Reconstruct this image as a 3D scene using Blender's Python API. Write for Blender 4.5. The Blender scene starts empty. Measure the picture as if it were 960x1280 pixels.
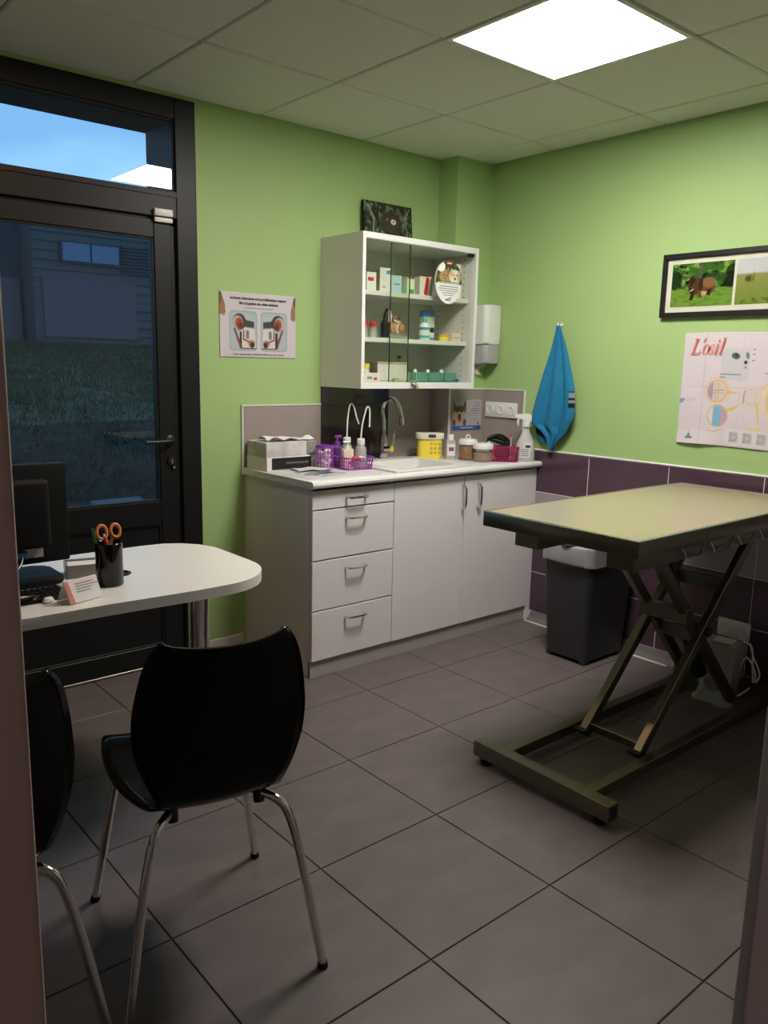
import bpy, bmesh, math, random
import numpy as np
from mathutils import Matrix, Vector
random.seed(4)
sc = bpy.context.scene
col = sc.collection
PI = math.pi

# ------------------------------------------------------------------ camera
F_PX, YAW, PITCH, ROLL = 1004.77, 0.7057, -0.1808, 0.0216
cd = bpy.data.cameras.new('camera'); cam = bpy.data.objects.new('camera', cd); col.objects.link(cam)
fw = Vector((math.sin(YAW)*math.cos(PITCH), math.cos(YAW)*math.cos(PITCH), math.sin(PITCH)))
rt = Vector((math.cos(YAW), -math.sin(YAW), 0)); up = rt.cross(fw)
r2 = rt*math.cos(ROLL) + up*math.sin(ROLL); u2 = -rt*math.sin(ROLL) + up*math.cos(ROLL)
m = Matrix((r2, u2, -fw)).transposed().to_4x4(); m.translation = (-3.4973, -3.3671, 1.3986)
cam.matrix_world = m
cd.sensor_fit = 'VERTICAL'; cd.sensor_height = 36.0; cd.lens = F_PX/1280*36.0
cd.clip_start = 0.02; cd.clip_end = 300
sc.camera = cam

# ------------------------------------------------------------------ world, exposure
SKY_STRENGTH = 1.5
PANEL_STRENGTH = 49.0
SPOT_STRENGTH = 185.0
HALL_WATTS = 1.3
EXPOSURE = 0.0
sc.view_settings.view_transform = 'Standard'; sc.view_settings.look = 'None'
sc.view_settings.gamma = 1.0; sc.view_settings.use_curve_mapping = False
sc.view_settings.exposure = EXPOSURE
sc.cycles.use_denoising = True
sc.cycles.max_bounces = 10; sc.cycles.diffuse_bounces = 5; sc.cycles.glossy_bounces = 5
sc.cycles.transparent_max_bounces = 24
sc.cycles.caustics_reflective = False; sc.cycles.caustics_refractive = False
sc.cycles.sample_clamp_indirect = 4.0
w = bpy.data.worlds.new('sky'); sc.world = w; w.use_nodes = True
nt = w.node_tree; nt.nodes.clear(); N = nt.nodes.new; L = nt.links.new
out = N('ShaderNodeOutputWorld'); bg = N('ShaderNodeBackground'); bg.inputs[1].default_value = SKY_STRENGTH
tc = N('ShaderNodeTexCoord'); sep = N('ShaderNodeSeparateXYZ'); L(tc.outputs['Generated'], sep.inputs[0])
rp = N('ShaderNodeValToRGB'); L(sep.outputs['Z'], rp.inputs[0])
e = rp.color_ramp.elements
e[0].position = 0.0; e[0].color = (.28, .52, .82, 1)
e[1].position = 0.6; e[1].color = (.20, .47, .84, 1)
nz = N('ShaderNodeTexNoise'); nz.inputs['Scale'].default_value = 3.5; nz.inputs['Detail'].default_value = 4
mp = N('ShaderNodeMapping'); mp.inputs['Scale'].default_value = (1, 1, 3); L(tc.outputs['Generated'], mp.inputs[0]); L(mp.outputs[0], nz.inputs[0])
cr = N('ShaderNodeValToRGB'); cr.color_ramp.elements[0].position = .42; cr.color_ramp.elements[0].color = (0, 0, 0, 1)
cr.color_ramp.elements[1].position = .7; cr.color_ramp.elements[1].color = (.75, .75, .75, 1); L(nz.outputs[0], cr.inputs[0])
mx = N('ShaderNodeMix'); mx.data_type = 'RGBA'; L(cr.outputs[0], mx.inputs[0]); L(rp.outputs[0], mx.inputs[6]); mx.inputs[7].default_value = (.46, .78, .98, 1)
L(mx.outputs[2], bg.inputs[0]); L(bg.outputs[0], out.inputs[0])


# ------------------------------------------------------------------ materials
def lin(c):
    c = c/255.0
    return c/12.92 if c <= .04045 else ((c+.055)/1.055)**2.4
def S(r, g, b): return (lin(r), lin(g), lin(b))

def mat(name, color, rough=.5, metal=0.0, spec=.5, var=0.0, vscale=8.0, bump=0.0, bscale=60.0, coat=0.0, stretch=None):
    M = bpy.data.materials.new(name); M.use_nodes = True
    t = M.node_tree; b = t.nodes['Principled BSDF']
    b.inputs['Roughness'].default_value = rough; b.inputs['Metallic'].default_value = metal
    b.inputs['Specular IOR Level'].default_value = spec; b.inputs['Coat Weight'].default_value = coat
    c4 = (*color, 1); b.inputs['Base Color'].default_value = c4
    tc = t.nodes.new('ShaderNodeTexCoord')
    src = tc.outputs['Object']
    if stretch:
        mp = t.nodes.new('ShaderNodeMapping'); mp.inputs['Scale'].default_value = stretch; t.links.new(src, mp.inputs[0]); src = mp.outputs[0]
    if var > 0:
        n = t.nodes.new('ShaderNodeTexNoise'); n.inputs['Scale'].default_value = vscale; n.inputs['Detail'].default_value = 5
        t.links.new(src, n.inputs[0])
        r = t.nodes.new('ShaderNodeMapRange'); r.inputs[1].default_value = .3; r.inputs[2].default_value = .7
        r.inputs[3].default_value = 1-var; r.inputs[4].default_value = 1+var; t.links.new(n.outputs[0], r.inputs[0])
        v = t.nodes.new('ShaderNodeVectorMath'); v.operation = 'SCALE'; v.inputs[0].default_value = color
        t.links.new(r.outputs[0], v.inputs['Scale']); t.links.new(v.outputs[0], b.inputs['Base Color'])
    if bump > 0:
        n2 = t.nodes.new('ShaderNodeTexNoise'); n2.inputs['Scale'].default_value = bscale; n2.inputs['Detail'].default_value = 3
        t.links.new(src, n2.inputs[0])
        bp = t.nodes.new('ShaderNodeBump'); bp.inputs['Strength'].default_value = bump; bp.inputs['Distance'].default_value = .01
        t.links.new(n2.outputs[0], bp.inputs['Height']); t.links.new(bp.outputs[0], b.inputs['Normal'])
    return M

def glass(name, tint, ior=1.5, rough=0.0):
    M = bpy.data.materials.new(name); M.use_nodes = True
    t = M.node_tree; t.nodes.clear(); n = t.nodes.new; l = t.links.new
    o = n('ShaderNodeOutputMaterial'); tr = n('ShaderNodeBsdfTransparent'); tr.inputs[0].default_value = (*tint, 1)
    gl = n('ShaderNodeBsdfGlossy'); gl.inputs['Roughness'].default_value = rough; fr = n('ShaderNodeFresnel'); fr.inputs[0].default_value = ior
    ge = n('ShaderNodeNewGeometry'); mu = n('ShaderNodeMath'); mu.operation = 'MULTIPLY'; sb = n('ShaderNodeMath'); sb.operation = 'SUBTRACT'
    sb.inputs[0].default_value = 1; l(ge.outputs['Backfacing'], sb.inputs[1]); l(fr.outputs[0], mu.inputs[0]); l(sb.outputs[0], mu.inputs[1])
    mxs = n('ShaderNodeMixShader'); l(mu.outputs[0], mxs.inputs[0]); l(tr.outputs[0], mxs.inputs[1]); l(gl.outputs[0], mxs.inputs[2]); l(mxs.outputs[0], o.inputs[0])
    return M

def clear_plastic(name, color, alpha, rough=.2):
    M = mat(name, color, rough); M.node_tree.nodes['Principled BSDF'].inputs['Alpha'].default_value = alpha
    return M

def emit(name, color, s):
    M = bpy.data.materials.new(name); M.use_nodes = True
    b = M.node_tree.nodes['Principled BSDF']; b.inputs['Base Color'].default_value = (.8, .8, .8, 1)
    b.inputs['Emission Color'].default_value = (*color, 1); b.inputs['Emission Strength'].default_value = s
    return M

def vcol(name, rough=.5, coat=0.0, bump=0.0):
    M = mat(name, (1, 1, 1), rough, coat=coat, bump=bump, bscale=400); t = M.node_tree
    a = t.nodes.new('ShaderNodeAttribute'); a.attribute_name = 'print'
    t.links.new(a.outputs['Color'], t.nodes['Principled BSDF'].inputs['Base Color'])
    return M

GREEN = mat('green_wall_paint', (.37, .535, .215), .55, var=.02, vscale=3, bump=.05, bscale=180, spec=.3)
CEIL = mat('ceiling_tile_white', (.78, .78, .72), .9, var=.03, vscale=60, bump=.15, bscale=150, spec=.1)
CEILBAR = mat('ceiling_bar_white', (.42, .42, .38), .7)
NEUTW = mat('greige_wall_paint', (.25, .23, .22), .7)
HALLW = mat('hall_wall_paint', (.55, .50, .47), .7)
TILE = mat('grey_floor_tile', (.135, .110, .108), .45, var=.14, vscale=5, bump=.06, bscale=25, spec=.4, stretch=(1, 2.2, 1))
GROUT = mat('dark_floor_grout', (.060, .052, .046), .9)
PURPLE = mat('purple_wall_tile', (.085, .044, .066), .16, var=.06, vscale=6)
GREYT = mat('grey_wall_tile', (.36, .33, .32), .3, var=.04, vscale=6)
DARKT = mat('dark_splash_tile', (.040, .028, .030), .08, var=.06, vscale=6)
TAUPE = mat('taupe_splash_tile', (.33, .28, .26), .25, var=.04, vscale=6)
WGROUT = mat('wall_grout', (.75, .73, .72), .7)
WTRIM = mat('white_edge_trim', (.75, .75, .72), .35)
SKIRT = mat('grey_skirting_tile', (.15, .14, .135), .35, var=.05)
ANTH = mat('anthracite_aluminium', (.010, .0098, .0098), .42, spec=.28, bump=.02, bscale=300)
ANTHD = mat('dark_gasket', (.006, .006, .006), .6)
EXTREV = mat('blue_grey_reveal', (.10, .12, .17), .6)
DGLASS = glass('double_glazing', (.80, .86, .90), 1.75)
CGLASS = glass('cabinet_glass', (.95, .965, .93), 1.3)
GEDGE = mat('glass_edge_dark', (.02, .05, .035), .2)
WHITE = mat('white_melamine', (.80, .76, .76), .4, var=.01, spec=.35)
WHITE2 = mat('white_worktop', (.78, .77, .75), .28)
CABW = mat('white_cabinet', (.74, .74, .70), .4)
PLINTH = mat('plinth_grey', (.42, .39, .36), .4)
CHROME = mat('chrome', (.82, .82, .83), .06, metal=1)
STEEL = mat('stainless_steel', (.22, .205, .155), .34, metal=1, bump=.04, bscale=30, stretch=(1, 30, 1))
STEELTOP = mat('stainless_table_top', (.56, .47, .33), .28, metal=.5, bump=.02, bscale=20, stretch=(1, 25, 1))
STEELEDGE = mat('stainless_edge', (.17, .155, .125), .33, metal=.9)
BLACKSH = mat('black_chair_shell', (.003, .003, .003), .16, spec=.2)
BLACKP = mat('black_plastic', (.012, .012, .012), .35)
BLACKM = mat('matt_black_plastic', (.005, .0045, .004), .6, spec=.2)
RUBBER = mat('black_rubber', (.008, .008, .008), .8)
DESKW = mat('white_desk_top', (.80, .78, .74), .35)
BIND = mat('dark_grey_bin', (.030, .031, .033), .5, bump=.03, bscale=300)
BINL = mat('grey_bin_lid', (.33, .33, .34), .45)
PAPER = mat('white_paper', (.80, .77, .77), .7)
PINKW = mat('frame_paint_shaded', (.60, .44, .41), .45)  # frame paint with the shade on it put into the colour
PINKL = mat('frame_paint_lit', (.78, .68, .72), .45)  # same frame paint, lightened for the light the right jamb catches
YELLOW = mat('yellow_plastic', (.86, .70, .07), .4)
CREAM = mat('cream_plastic', (.80, .77, .66), .4)
WPLAST = mat('white_plastic', (.80, .80, .78), .35)
GPLAST = mat('grey_plastic', (.42, .42, .44), .35)
REDP = mat('red_plastic', (.65, .03, .04), .4)
TEAL = mat('teal_plastic', (.05, .42, .42), .4)
BLUEP = mat('blue_plastic', (.08, .25, .55), .4)
LBLUE = mat('pale_blue_card', (.55, .72, .85), .6)
ORANGE = mat('orange_plastic', (.80, .25, .07), .35)
GREENP = mat('green_plastic', (.04, .35, .10), .35)
PURP = mat('purple_plastic', (.20, .05, .34), .35)
LPURP = mat('violet_plastic_mesh', (.34, .08, .42), .35)
MAROON = mat('maroon_plastic', (.30, .015, .08), .4)
COTTON = mat('white_cotton', (.85, .78, .86), .9, bump=.4, bscale=90)
CLEARP = clear_plastic('clear_plastic', (.80, .82, .80), .38)
CLEARY = clear_plastic('cloudy_yellow_liquid', (.70, .62, .42), .75)
JARGL = clear_plastic('jar_glass', (.65, .68, .64), .12, .05)
BROWN = mat('brown_pellets', (.22, .085, .018), .7, var=.5, vscale=70, bump=.6, bscale=90)
TANB = mat('tan_powder', (.28, .16, .10), .8, var=.25, vscale=50)
TANC = mat('tan_card', (.45, .33, .26), .7)
GREENC = clear_plastic('green_tinted_plastic', (.16, .42, .32), .55, .25)
BLUECARD = mat('pale_green_card', (.62, .75, .55), .6)
FLESH = mat('flesh_resin', (.78, .40, .22), .45)
WHITER = mat('white_resin', (.75, .73, .68), .35)
SILVER = mat('grey_resin', (.25, .27, .30), .35)
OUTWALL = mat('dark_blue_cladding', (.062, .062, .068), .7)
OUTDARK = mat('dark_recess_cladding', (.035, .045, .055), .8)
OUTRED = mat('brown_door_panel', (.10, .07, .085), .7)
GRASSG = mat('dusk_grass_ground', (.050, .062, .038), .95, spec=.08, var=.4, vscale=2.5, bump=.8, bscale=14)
NEARGND = mat('dark_near_ground', (.022, .024, .020), .95, spec=.08, var=.5, vscale=5, bump=.8, bscale=18)  # darker ground tone close to the door
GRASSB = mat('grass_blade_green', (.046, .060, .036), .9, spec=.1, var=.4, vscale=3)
SLABM = mat('pale_paving', (.075, .075, .085), .8)
OUTGLASS = mat('dusk_window_glass', (.10, .13, .18), .05, metal=.9)
PRINT = vcol('printed_paper', .6)
PRINTG = vcol('printed_gloss', .25)
TOWEL = vcol('towel_terry', .95, bump=.8)
INK = mat('dark_ink', (.03, .03, .035), .7)
INKG = mat('grey_ink', (.30, .30, .32), .7)
INKR = mat('coral_ink', (.72, .17, .12), .7)
INKW = mat('white_ink', (.80, .80, .80), .7)
LAMPD = emit('lamp_diffuser', (1.0, .95, .905), PANEL_STRENGTH)
HALLD = emit('hall_lamp_diffuser', (1.0, .82, .78), 10.0)
SPOTD = emit('warm_spot_diffuser', (1.0, .66, .42), SPOT_STRENGTH)


# ------------------------------------------------------------------ mesh helpers
class MB:
    def __init__(s): s.bm = bmesh.new()
    def box(s, x0, y0, z0, x1, y1, z1, b=0.0, seg=2, M=None):
        r = bmesh.ops.create_cube(s.bm, size=1)
        vs = r['verts']
        for v in vs:
            v.co = Vector(((x0+x1)/2+v.co.x*abs(x1-x0), (y0+y1)/2+v.co.y*abs(y1-y0), (z0+z1)/2+v.co.z*abs(z1-z0)))
        if b > 0:
            es = list({e for v in vs for e in v.link_edges})
            rr = bmesh.ops.bevel(s.bm, geom=es, offset=b, segments=seg, affect='EDGES', profile=.5)
            vs = list({v for f in rr['faces'] for v in f.verts} | {v for v in vs if v.is_valid})
        if M is not None:
            seen = set(); st = [v for v in vs if v.is_valid]
            while st:
                v = st.pop()
                if v in seen: continue
                seen.add(v); st += [e.other_vert(v) for e in v.link_edges]
            for v in seen: v.co = M @ v.co
        return s
    def cyl(s, p0, p1, r0, r1=None, n=20, caps=True):
        p0, p1 = Vector(p0), Vector(p1); r1 = r0 if r1 is None else r1
        return s.rings([(p0, r0), (p1, r1)], n, caps)
    def rings(s, pr, n=20, caps=True, closed=False):
        pts = [Vector(p) for p, _ in pr]; R = []
        ref = None
        for i, (p, r) in enumerate(pr):
            if closed: d = pts[(i+1) % len(pts)] - pts[i-1]
            else: d = (pts[min(i+1, len(pts)-1)] - pts[max(i-1, 0)])
            if d.length < 1e-9: d = Vector((0, 0, 1))
            d.normalize()
            if ref is None:
                ref = Vector((1, 0, 0)) if abs(d.x) < .9 else Vector((0, 1, 0))
            ref = (ref - d*ref.dot(d)).normalized(); q = d.cross(ref)
            R.append([s.bm.verts.new(pts[i] + (ref*math.cos(2*PI*k/n) + q*math.sin(2*PI*k/n))*r) for k in range(n)])
        for a, b in zip(R, R[1:] + ([R[0]] if closed else [])):
            for k in range(n): s.bm.faces.new((a[k], a[(k+1) % n], b[(k+1) % n], b[k]))
        if caps and not closed:
            s.bm.faces.new(R[0][::-1]); s.bm.faces.new(R[-1])
        return s
    def tube(s, pts, r, n=10, smooth=6, caps=True, closed=False):
        if smooth:
            pts = spline(pts, smooth, closed)
        return s.rings([(p, r) for p in pts], n, caps, closed)
    def lathe(s, prof, n=28, o=(0, 0, 0), sx=1.0, sy=1.0):
        R = []
        for r, z in prof:
            if r < 1e-6: R.append([s.bm.verts.new((o[0], o[1], o[2]+z))])
            else: R.append([s.bm.verts.new((o[0]+sx*r*math.cos(2*PI*k/n), o[1]+sy*r*math.sin(2*PI*k/n), o[2]+z)) for k in range(n)])
        for a, b in zip(R, R[1:]):
            for k in range(n):
                k2 = (k+1) % n
                if len(a) == 1 and len(b) == 1: continue
                if len(a) == 1: s.bm.faces.new((a[0], b[k2], b[k]))
                elif len(b) == 1: s.bm.faces.new((a[k], a[k2], b[0]))
                else: s.bm.faces.new((a[k], a[k2], b[k2], b[k]))
        return s
    def prism(s, poly, h0, h1, axis='z', b=0.0, seg=3):
        def P(a, c, h):
            return {'z': (a, c, h), 'y': (a, h, c), 'x': (h, a, c)}[axis]
        A = [s.bm.verts.new(P(a, c, h0)) for a, c in poly]; B = [s.bm.verts.new(P(a, c, h1)) for a, c in poly]
        n = len(poly)
        fs = [s.bm.faces.new(A[::-1]), s.bm.faces.new(B)]
        for k in range(n): fs.append(s.bm.faces.new((A[k], A[(k+1) % n], B[(k+1) % n], B[k])))
        if b > 0:
            es = list({e for f in fs[:2] for e in f.edges})
            bmesh.ops.bevel(s.bm, geom=es, offset=b, segments=seg, affect='EDGES', profile=.5)
        return s
    def grid(s, fn, nu, nv):
        V = [[s.bm.verts.new(fn(i/nu, j/nv)) for j in range(nv+1)] for i in range(nu+1)]
        for i in range(nu):
            for j in range(nv): s.bm.faces.new((V[i][j], V[i+1][j], V[i+1][j+1], V[i][j+1]))
        return s
    def quad(s, *p):
        s.bm.faces.new([s.bm.verts.new(q) for q in p]); return s
    def mesh(s, name, m, angle=35):
        bmesh.ops.recalc_face_normals(s.bm, faces=s.bm.faces)
        me = bpy.data.meshes.new(name); s.bm.to_mesh(me); s.bm.free()
        me.materials.append(m)
        if angle and len(me.polygons):
            me.shade_smooth(); me.set_sharp_from_angle(angle=math.radians(angle))
        return me
    def obj(s, name, m, parent=None, label=None, loc=None, rot=None, angle=35):
        return link(name, s.mesh(name, m, angle), parent, label, loc, rot)

def spline(pts, k, closed=False):
    P = [Vector(p) for p in pts]; n = len(P); out = []
    for i in range(n if closed else n-1):
        if closed: a, b, c, d = P[i-1], P[i], P[(i+1) % n], P[(i+2) % n]
        else: a, b, c, d = P[max(i-1, 0)], P[i], P[i+1], P[min(i+2, n-1)]
        for j in range(k):
            t = j/k
            out.append(.5*((2*b) + (c-a)*t + (2*a-5*b+4*c-d)*t*t + (3*b-a-3*c+d)*t**3))
    if not closed: out.append(P[-1])
    return out

def link(name, me, parent=None, label=None, loc=None, rot=None):
    o = bpy.data.objects.new(name, me); col.objects.link(o)
    if parent: o.parent = parent
    if loc is not None: o.location = loc
    if rot is not None: o.rotation_euler = rot
    if label: o['label'] = label
    return o
def thing(name, label, cat, loc=(0, 0, 0), rz=0.0, group=None, rot=None):
    o = bpy.data.objects.new(name, None); col.objects.link(o); o.empty_display_size = .05
    o.location = loc; o.rotation_euler = rot if rot else (0, 0, rz)
    return tag(o, label, cat, group)
def tag(o, label, cat, group=None):
    o['label'] = label; o['category'] = cat
    if group: o['group'] = group
    return o
def struct(o, label=None):
    o['kind'] = 'structure'
    if label: o['label'] = label
    return o
def copy_tree(o, parent=None):
    c = o.copy(); col.objects.link(c)
    if parent: c.parent = parent
    for ch in list(o.children): copy_tree(ch, c)
    return c
def rrect(x0, y0, x1, y1, r, n=6):
    P = []
    for cx, cy, a in ((x1-r, y1-r, 0), (x0+r, y1-r, 90), (x0+r, y0+r, 180), (x1-r, y0+r, 270)):
        for k in range(n+1):
            t = math.radians(a+90*k/n); P.append((cx+r*math.cos(t), cy+r*math.sin(t)))
    return P
def ell(cx, cy, rx, ry, n=24, a0=0, a1=360):
    return [(cx+rx*math.cos(math.radians(a0+(a1-a0)*k/n)), cy+ry*math.sin(math.radians(a0+(a1-a0)*k/n))) for k in range(n)]

def vn(u, v, s, seed=0):
    rng = np.random.RandomState(seed); G = rng.rand(64, 64)
    x, y = u*s, v*s; i, j = np.floor(x).astype(int), np.floor(y).astype(int); fx, fy = x-i, y-j
    fx, fy = fx*fx*(3-2*fx), fy*fy*(3-2*fy)
    g = lambda a, b: G[a % 64, b % 64]
    return (g(i, j)*(1-fx)+g(i+1, j)*fx)*(1-fy) + (g(i, j+1)*(1-fx)+g(i+1, j+1)*fx)*fy
def fbm(u, v, s, seed=0): return (vn(u, v, s, seed)*.5+vn(u, v, s*2, seed+1)*.3+vn(u, v, s*4, seed+2)*.2)

class Pic:
    """numpy painter: u to the right, v upward, both 0..1 ; colours in sRGB 0..255"""
    def __init__(s, nx, ny, asp, base):
        u, v = np.meshgrid(np.linspace(0, 1, nx+1), np.linspace(0, 1, ny+1), indexing='ij')
        s.u, s.v, s.asp, s.nx, s.ny = u, v, asp, nx, ny
        s.c = np.ones(u.shape+(3,))*np.array(base, float)
    def put(s, mask, colr, a=1.0):
        mk = (np.clip(mask, 0, 1)*a)[..., None]; s.c = s.c*(1-mk) + np.array(colr, float)*mk; return s
    def sm(s, d, w=.012): return np.clip(.5 - d/w, 0, 1)
    def ellipse(s, cx, cy, rx, ry, colr, a=1.0, w=.15, rot=0):
        x, y = (s.u-cx)*s.asp, s.v-cy; t = math.radians(rot)
        x, y = x*math.cos(t)+y*math.sin(t), -x*math.sin(t)+y*math.cos(t)
        d = np.sqrt((x/(rx*s.asp))**2+(y/ry)**2)-1; return s.put(s.sm(d, w), colr, a)
    def ring(s, cx, cy, r, th, colr, a=1.0):
        d = np.abs(np.sqrt(((s.u-cx)*s.asp)**2+(s.v-cy)**2)-r)-th; return s.put(s.sm(d, th), colr, a)
    def rect(s, x0, y0, x1, y1, colr, a=1.0):
        return s.put(((s.u >= x0) & (s.u <= x1) & (s.v >= y0) & (s.v <= y1)).astype(float), colr, a)
    def rrect(s, x0, y0, x1, y1, r, colr, a=1.0):
        dx = np.maximum(np.abs(s.u-(x0+x1)/2)-(x1-x0)/2+r/s.asp, 0)*s.asp; dy = np.maximum(np.abs(s.v-(y0+y1)/2)-(y1-y0)/2+r, 0)
        return s.put(s.sm(np.sqrt(dx*dx+dy*dy)-r, .015), colr, a)
    def line(s, pts, th, colr, a=1.0):
        for (x0, y0), (x1, y1) in zip(pts, pts[1:]):
            ax, ay, bx, by = x0*s.asp, y0, x1*s.asp, y1; px, py = s.u*s.asp-ax, s.v-ay; dx, dy = bx-ax, by-ay
            t = np.clip((px*dx+py*dy)/(dx*dx+dy*dy+1e-9), 0, 1)
            d = np.hypot(px-t*dx, py-t*dy)-th; s.put(s.sm(d, th), colr, a)
        return s
    def poly(s, pts, colr, a=1.0):
        ins = np.zeros(s.u.shape, bool); n = len(pts)
        for i in range(n):
            x0, y0 = pts[i]; x1, y1 = pts[i-1]
            cnd = (y0 > s.v) != (y1 > s.v)
            with np.errstate(divide='ignore', invalid='ignore'):
                xx = (x1-x0)*(s.v-y0)/((y1-y0) if y1 != y0 else 1e-9)+x0
            ins ^= cnd & (s.u < xx)
        return s.put(ins.astype(float), colr, a)

def paint(me, c):
    c = np.clip(c, 0, 255)/255.0; c = np.where(c <= .04045, c/12.92, ((c+.055)/1.055)**2.4)
    at = me.color_attributes.new('print', 'FLOAT_COLOR', 'POINT')
    a = np.ones((len(me.vertices), 4), np.float32); a[:, :3] = c.reshape(-1, 3)
    at.data.foreach_set('color', a.ravel())
def sheet(name, pic, w, h, m, parent=None, label=None, loc=(0, 0, 0), fn=None, thick=0.0):
    """printed sheet in local XZ facing -Y, x from 0..w, z from 0..h"""
    nx, ny = pic.nx, pic.ny
    u, v = pic.u, pic.v
    co = np.zeros(u.shape+(3,))
    if fn is None: co[..., 0] = u*w; co[..., 2] = v*h
    else:
        x, y, z = fn(u, v); co[..., 0] = x; co[..., 1] = y; co[..., 2] = z
    idx = np.arange((nx+1)*(ny+1)).reshape(nx+1, ny+1)
    fs = np.stack([idx[:-1, :-1], idx[1:, :-1], idx[1:, 1:], idx[:-1, 1:]], -1).reshape(-1, 4)
    me = bpy.data.meshes.new(name); me.from_pydata(co.reshape(-1, 3).tolist(), [], fs.tolist()); me.materials.append(m); me.update()
    me.shade_smooth()
    paint(me, pic.c)
    o = link(name, me, parent, label, loc)
    if thick:
        so = o.modifiers.new('thickness', 'SOLIDIFY'); so.thickness = thick; so.offset = -1
    return o
def text(name, body, size, m, parent, loc, rot=(PI/2, 0, 0), align='LEFT', shear=0.0, ext=.0004, sx=1.0, bold=0.0):
    cu = bpy.data.curves.new(name, 'FONT'); cu.body = body; cu.size = size; cu.align_x = align; cu.shear = shear; cu.extrude = ext; cu.offset = bold
    cu.resolution_u = 2
    o = bpy.data.objects.new(name+'_curve', cu); col.objects.link(o)
    bpy.context.view_layer.update()
    me = bpy.data.meshes.new_from_object(o.evaluated_get(bpy.context.evaluated_depsgraph_get()))
    bpy.data.objects.remove(o); me.materials.clear(); me.materials.append(m)
    t = link(name, me, parent, None, loc, rot); t.scale = (sx, 1, 1)
    return t


# ================================================================== SETTING
H = 2.5016
GX, GY = -.2215, -.5888         # ceiling grid
FX, FY, FS = -1.8396, -1.709, .4502
XL = -4.1                        # left wall
YF = -3.007                      # room face of the front wall
HY = -4.6                        # end of hall

# floor with tiles
flo = struct(MB().box(XL-.6, HY, -.12, 0, 0, -.0035).obj('floor', GROUT), 'dark grey tiled floor with thin joints')
cache = {}
def tile_mesh(wd, dp):
    k = (round(wd, 3), round(dp, 3))
    if k not in cache: cache[k] = MB().box(-wd/2, -dp/2, -.012, wd/2, dp/2, 0, .0012, 1).mesh('tile', TILE)
    return cache[k]
xs = [FX+FS*i for i in range(-7, 6)]; ys = [FY+FS*i for i in range(-7, 5)]
xs = [XL-.6]+[x for x in xs if XL-.6 < x < 0]+[0]; ys = [HY]+[y for y in ys if HY < y < 0]+[0]
for x0, x1 in zip(xs, xs[1:]):
    for y0, y1 in zip(ys, ys[1:]):
        wd, dp = x1-x0-.004, y1-y0-.004
        if wd < .01 or dp < .01: continue
        o = link('tile', tile_mesh(wd, dp), flo, None, ((x0+x1)/2, (y0+y1)/2, random.uniform(-.0002, .0002)))
        
# ceiling with tiles
cei = struct(MB().box(XL-.6, HY, H+.012, 0, 0, H+.15).obj('ceiling', CEILBAR), 'suspended ceiling of pale square tiles')
cm = {}
def ceil_mesh(wd, dp):
    k = (round(wd, 3), round(dp, 3))
    if k not in cm: cm[k] = MB().box(-wd/2, -dp/2, 0, wd/2, dp/2, .016, .005, 1).mesh('ceiling_tile', CEIL)
    return cm[k]
cx = [GX+.6*i for i in range(-8, 3)]; cy = [GY+.6*i for i in range(-8, 3)]
cx = [XL-.6]+[x for x in cx if XL-.6 < x < -.02]+[0]; cy = [HY]+[y for y in cy if HY < y < -.02]+[0]
PX0, PX1, PY0, PY1 = GX-1.2, GX-.6, GY-1.2, GY-.6
for x0, x1 in zip(cx, cx[1:]):
    for y0, y1 in zip(cy, cy[1:]):
        if abs(x0-PX0) < .01 and abs(y0-PY0) < .01: continue
        wd, dp = x1-x0-.009, y1-y0-.009
        if wd < .01 or dp < .01: continue
        link('ceiling_tile', ceil_mesh(wd, dp), cei, None, ((x0+x1)/2, (y0+y1)/2, H+random.uniform(-.0008, .0008)))

# recessed lamp
lamp = thing('ceiling_light', 'bright square panel lamp set into the ceiling grid', 'lamp', ((PX0+PX1)/2, (PY0+PY1)/2, H))
fr = MB()
for a in ((-.296, -.296, .296, -.276), (-.296, .276, .296, .296), (-.296, -.276, -.276, .276), (.276, -.276, .296, .276)):
    fr.box(a[0], a[1], -.003, a[2], a[3], .012)
fr.obj('frame', WPLAST, lamp)
MB().box(-.276, -.276, .001, .276, .276, .008).obj('diffuser', LAMPD, lamp, 'glowing white diffuser')

spot = thing('downlight', 'small round warm downlight in the ceiling over the desk side', 'lamp', (-2.38, -.91, H))
MB().lathe([(.052, -.002), (.066, -.008), (.07, .0), (.052, .0)]).obj('ring', WPLAST, spot)
MB().lathe([(0, -.006), (.050, -.006), (.052, -.003), (0, -.003)]).obj('diffuser', SPOTD, spot, 'glowing warm disc')

# back wall with the door opening and the corner pier
DR, DL, DT = -1.745, -2.93, 2.488     # door set outer edges
bw = MB().box(DR, 0, 0, .3, .30, H+.1).box(XL-.2, 0, 0, DL, .30, H+.1).box(DL, 0, DT, DR, .30, H+.1)
wb = struct(bw.obj('wall_back', GREEN), 'bright green back wall beside the glazed door')
pier = struct(MB().box(-.282, -.1405, 0, 0, 0, H+.012).obj('trim_1', GREEN), 'green pier in the far corner')
rv = MB().box(DR-.002, .075, 0, DR, .42, DT).box(DL, .075, 0, DL+.002, .42, DT).box(DL, .075, DT-.004, DR, .42, DT)
rv.box(DR-.035, .16, 0, DR, .42, DT).box(DL, .16, DT-.05, DR, .42, DT)
rv.obj('outer_reveal', EXTREV, wb)
MB().box(-4.6, .30, 2.80, .3, 1.75, 2.95).obj('sky_blocker', EXTREV, wb)  # unseen slab added to keep high sky light off the door
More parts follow.
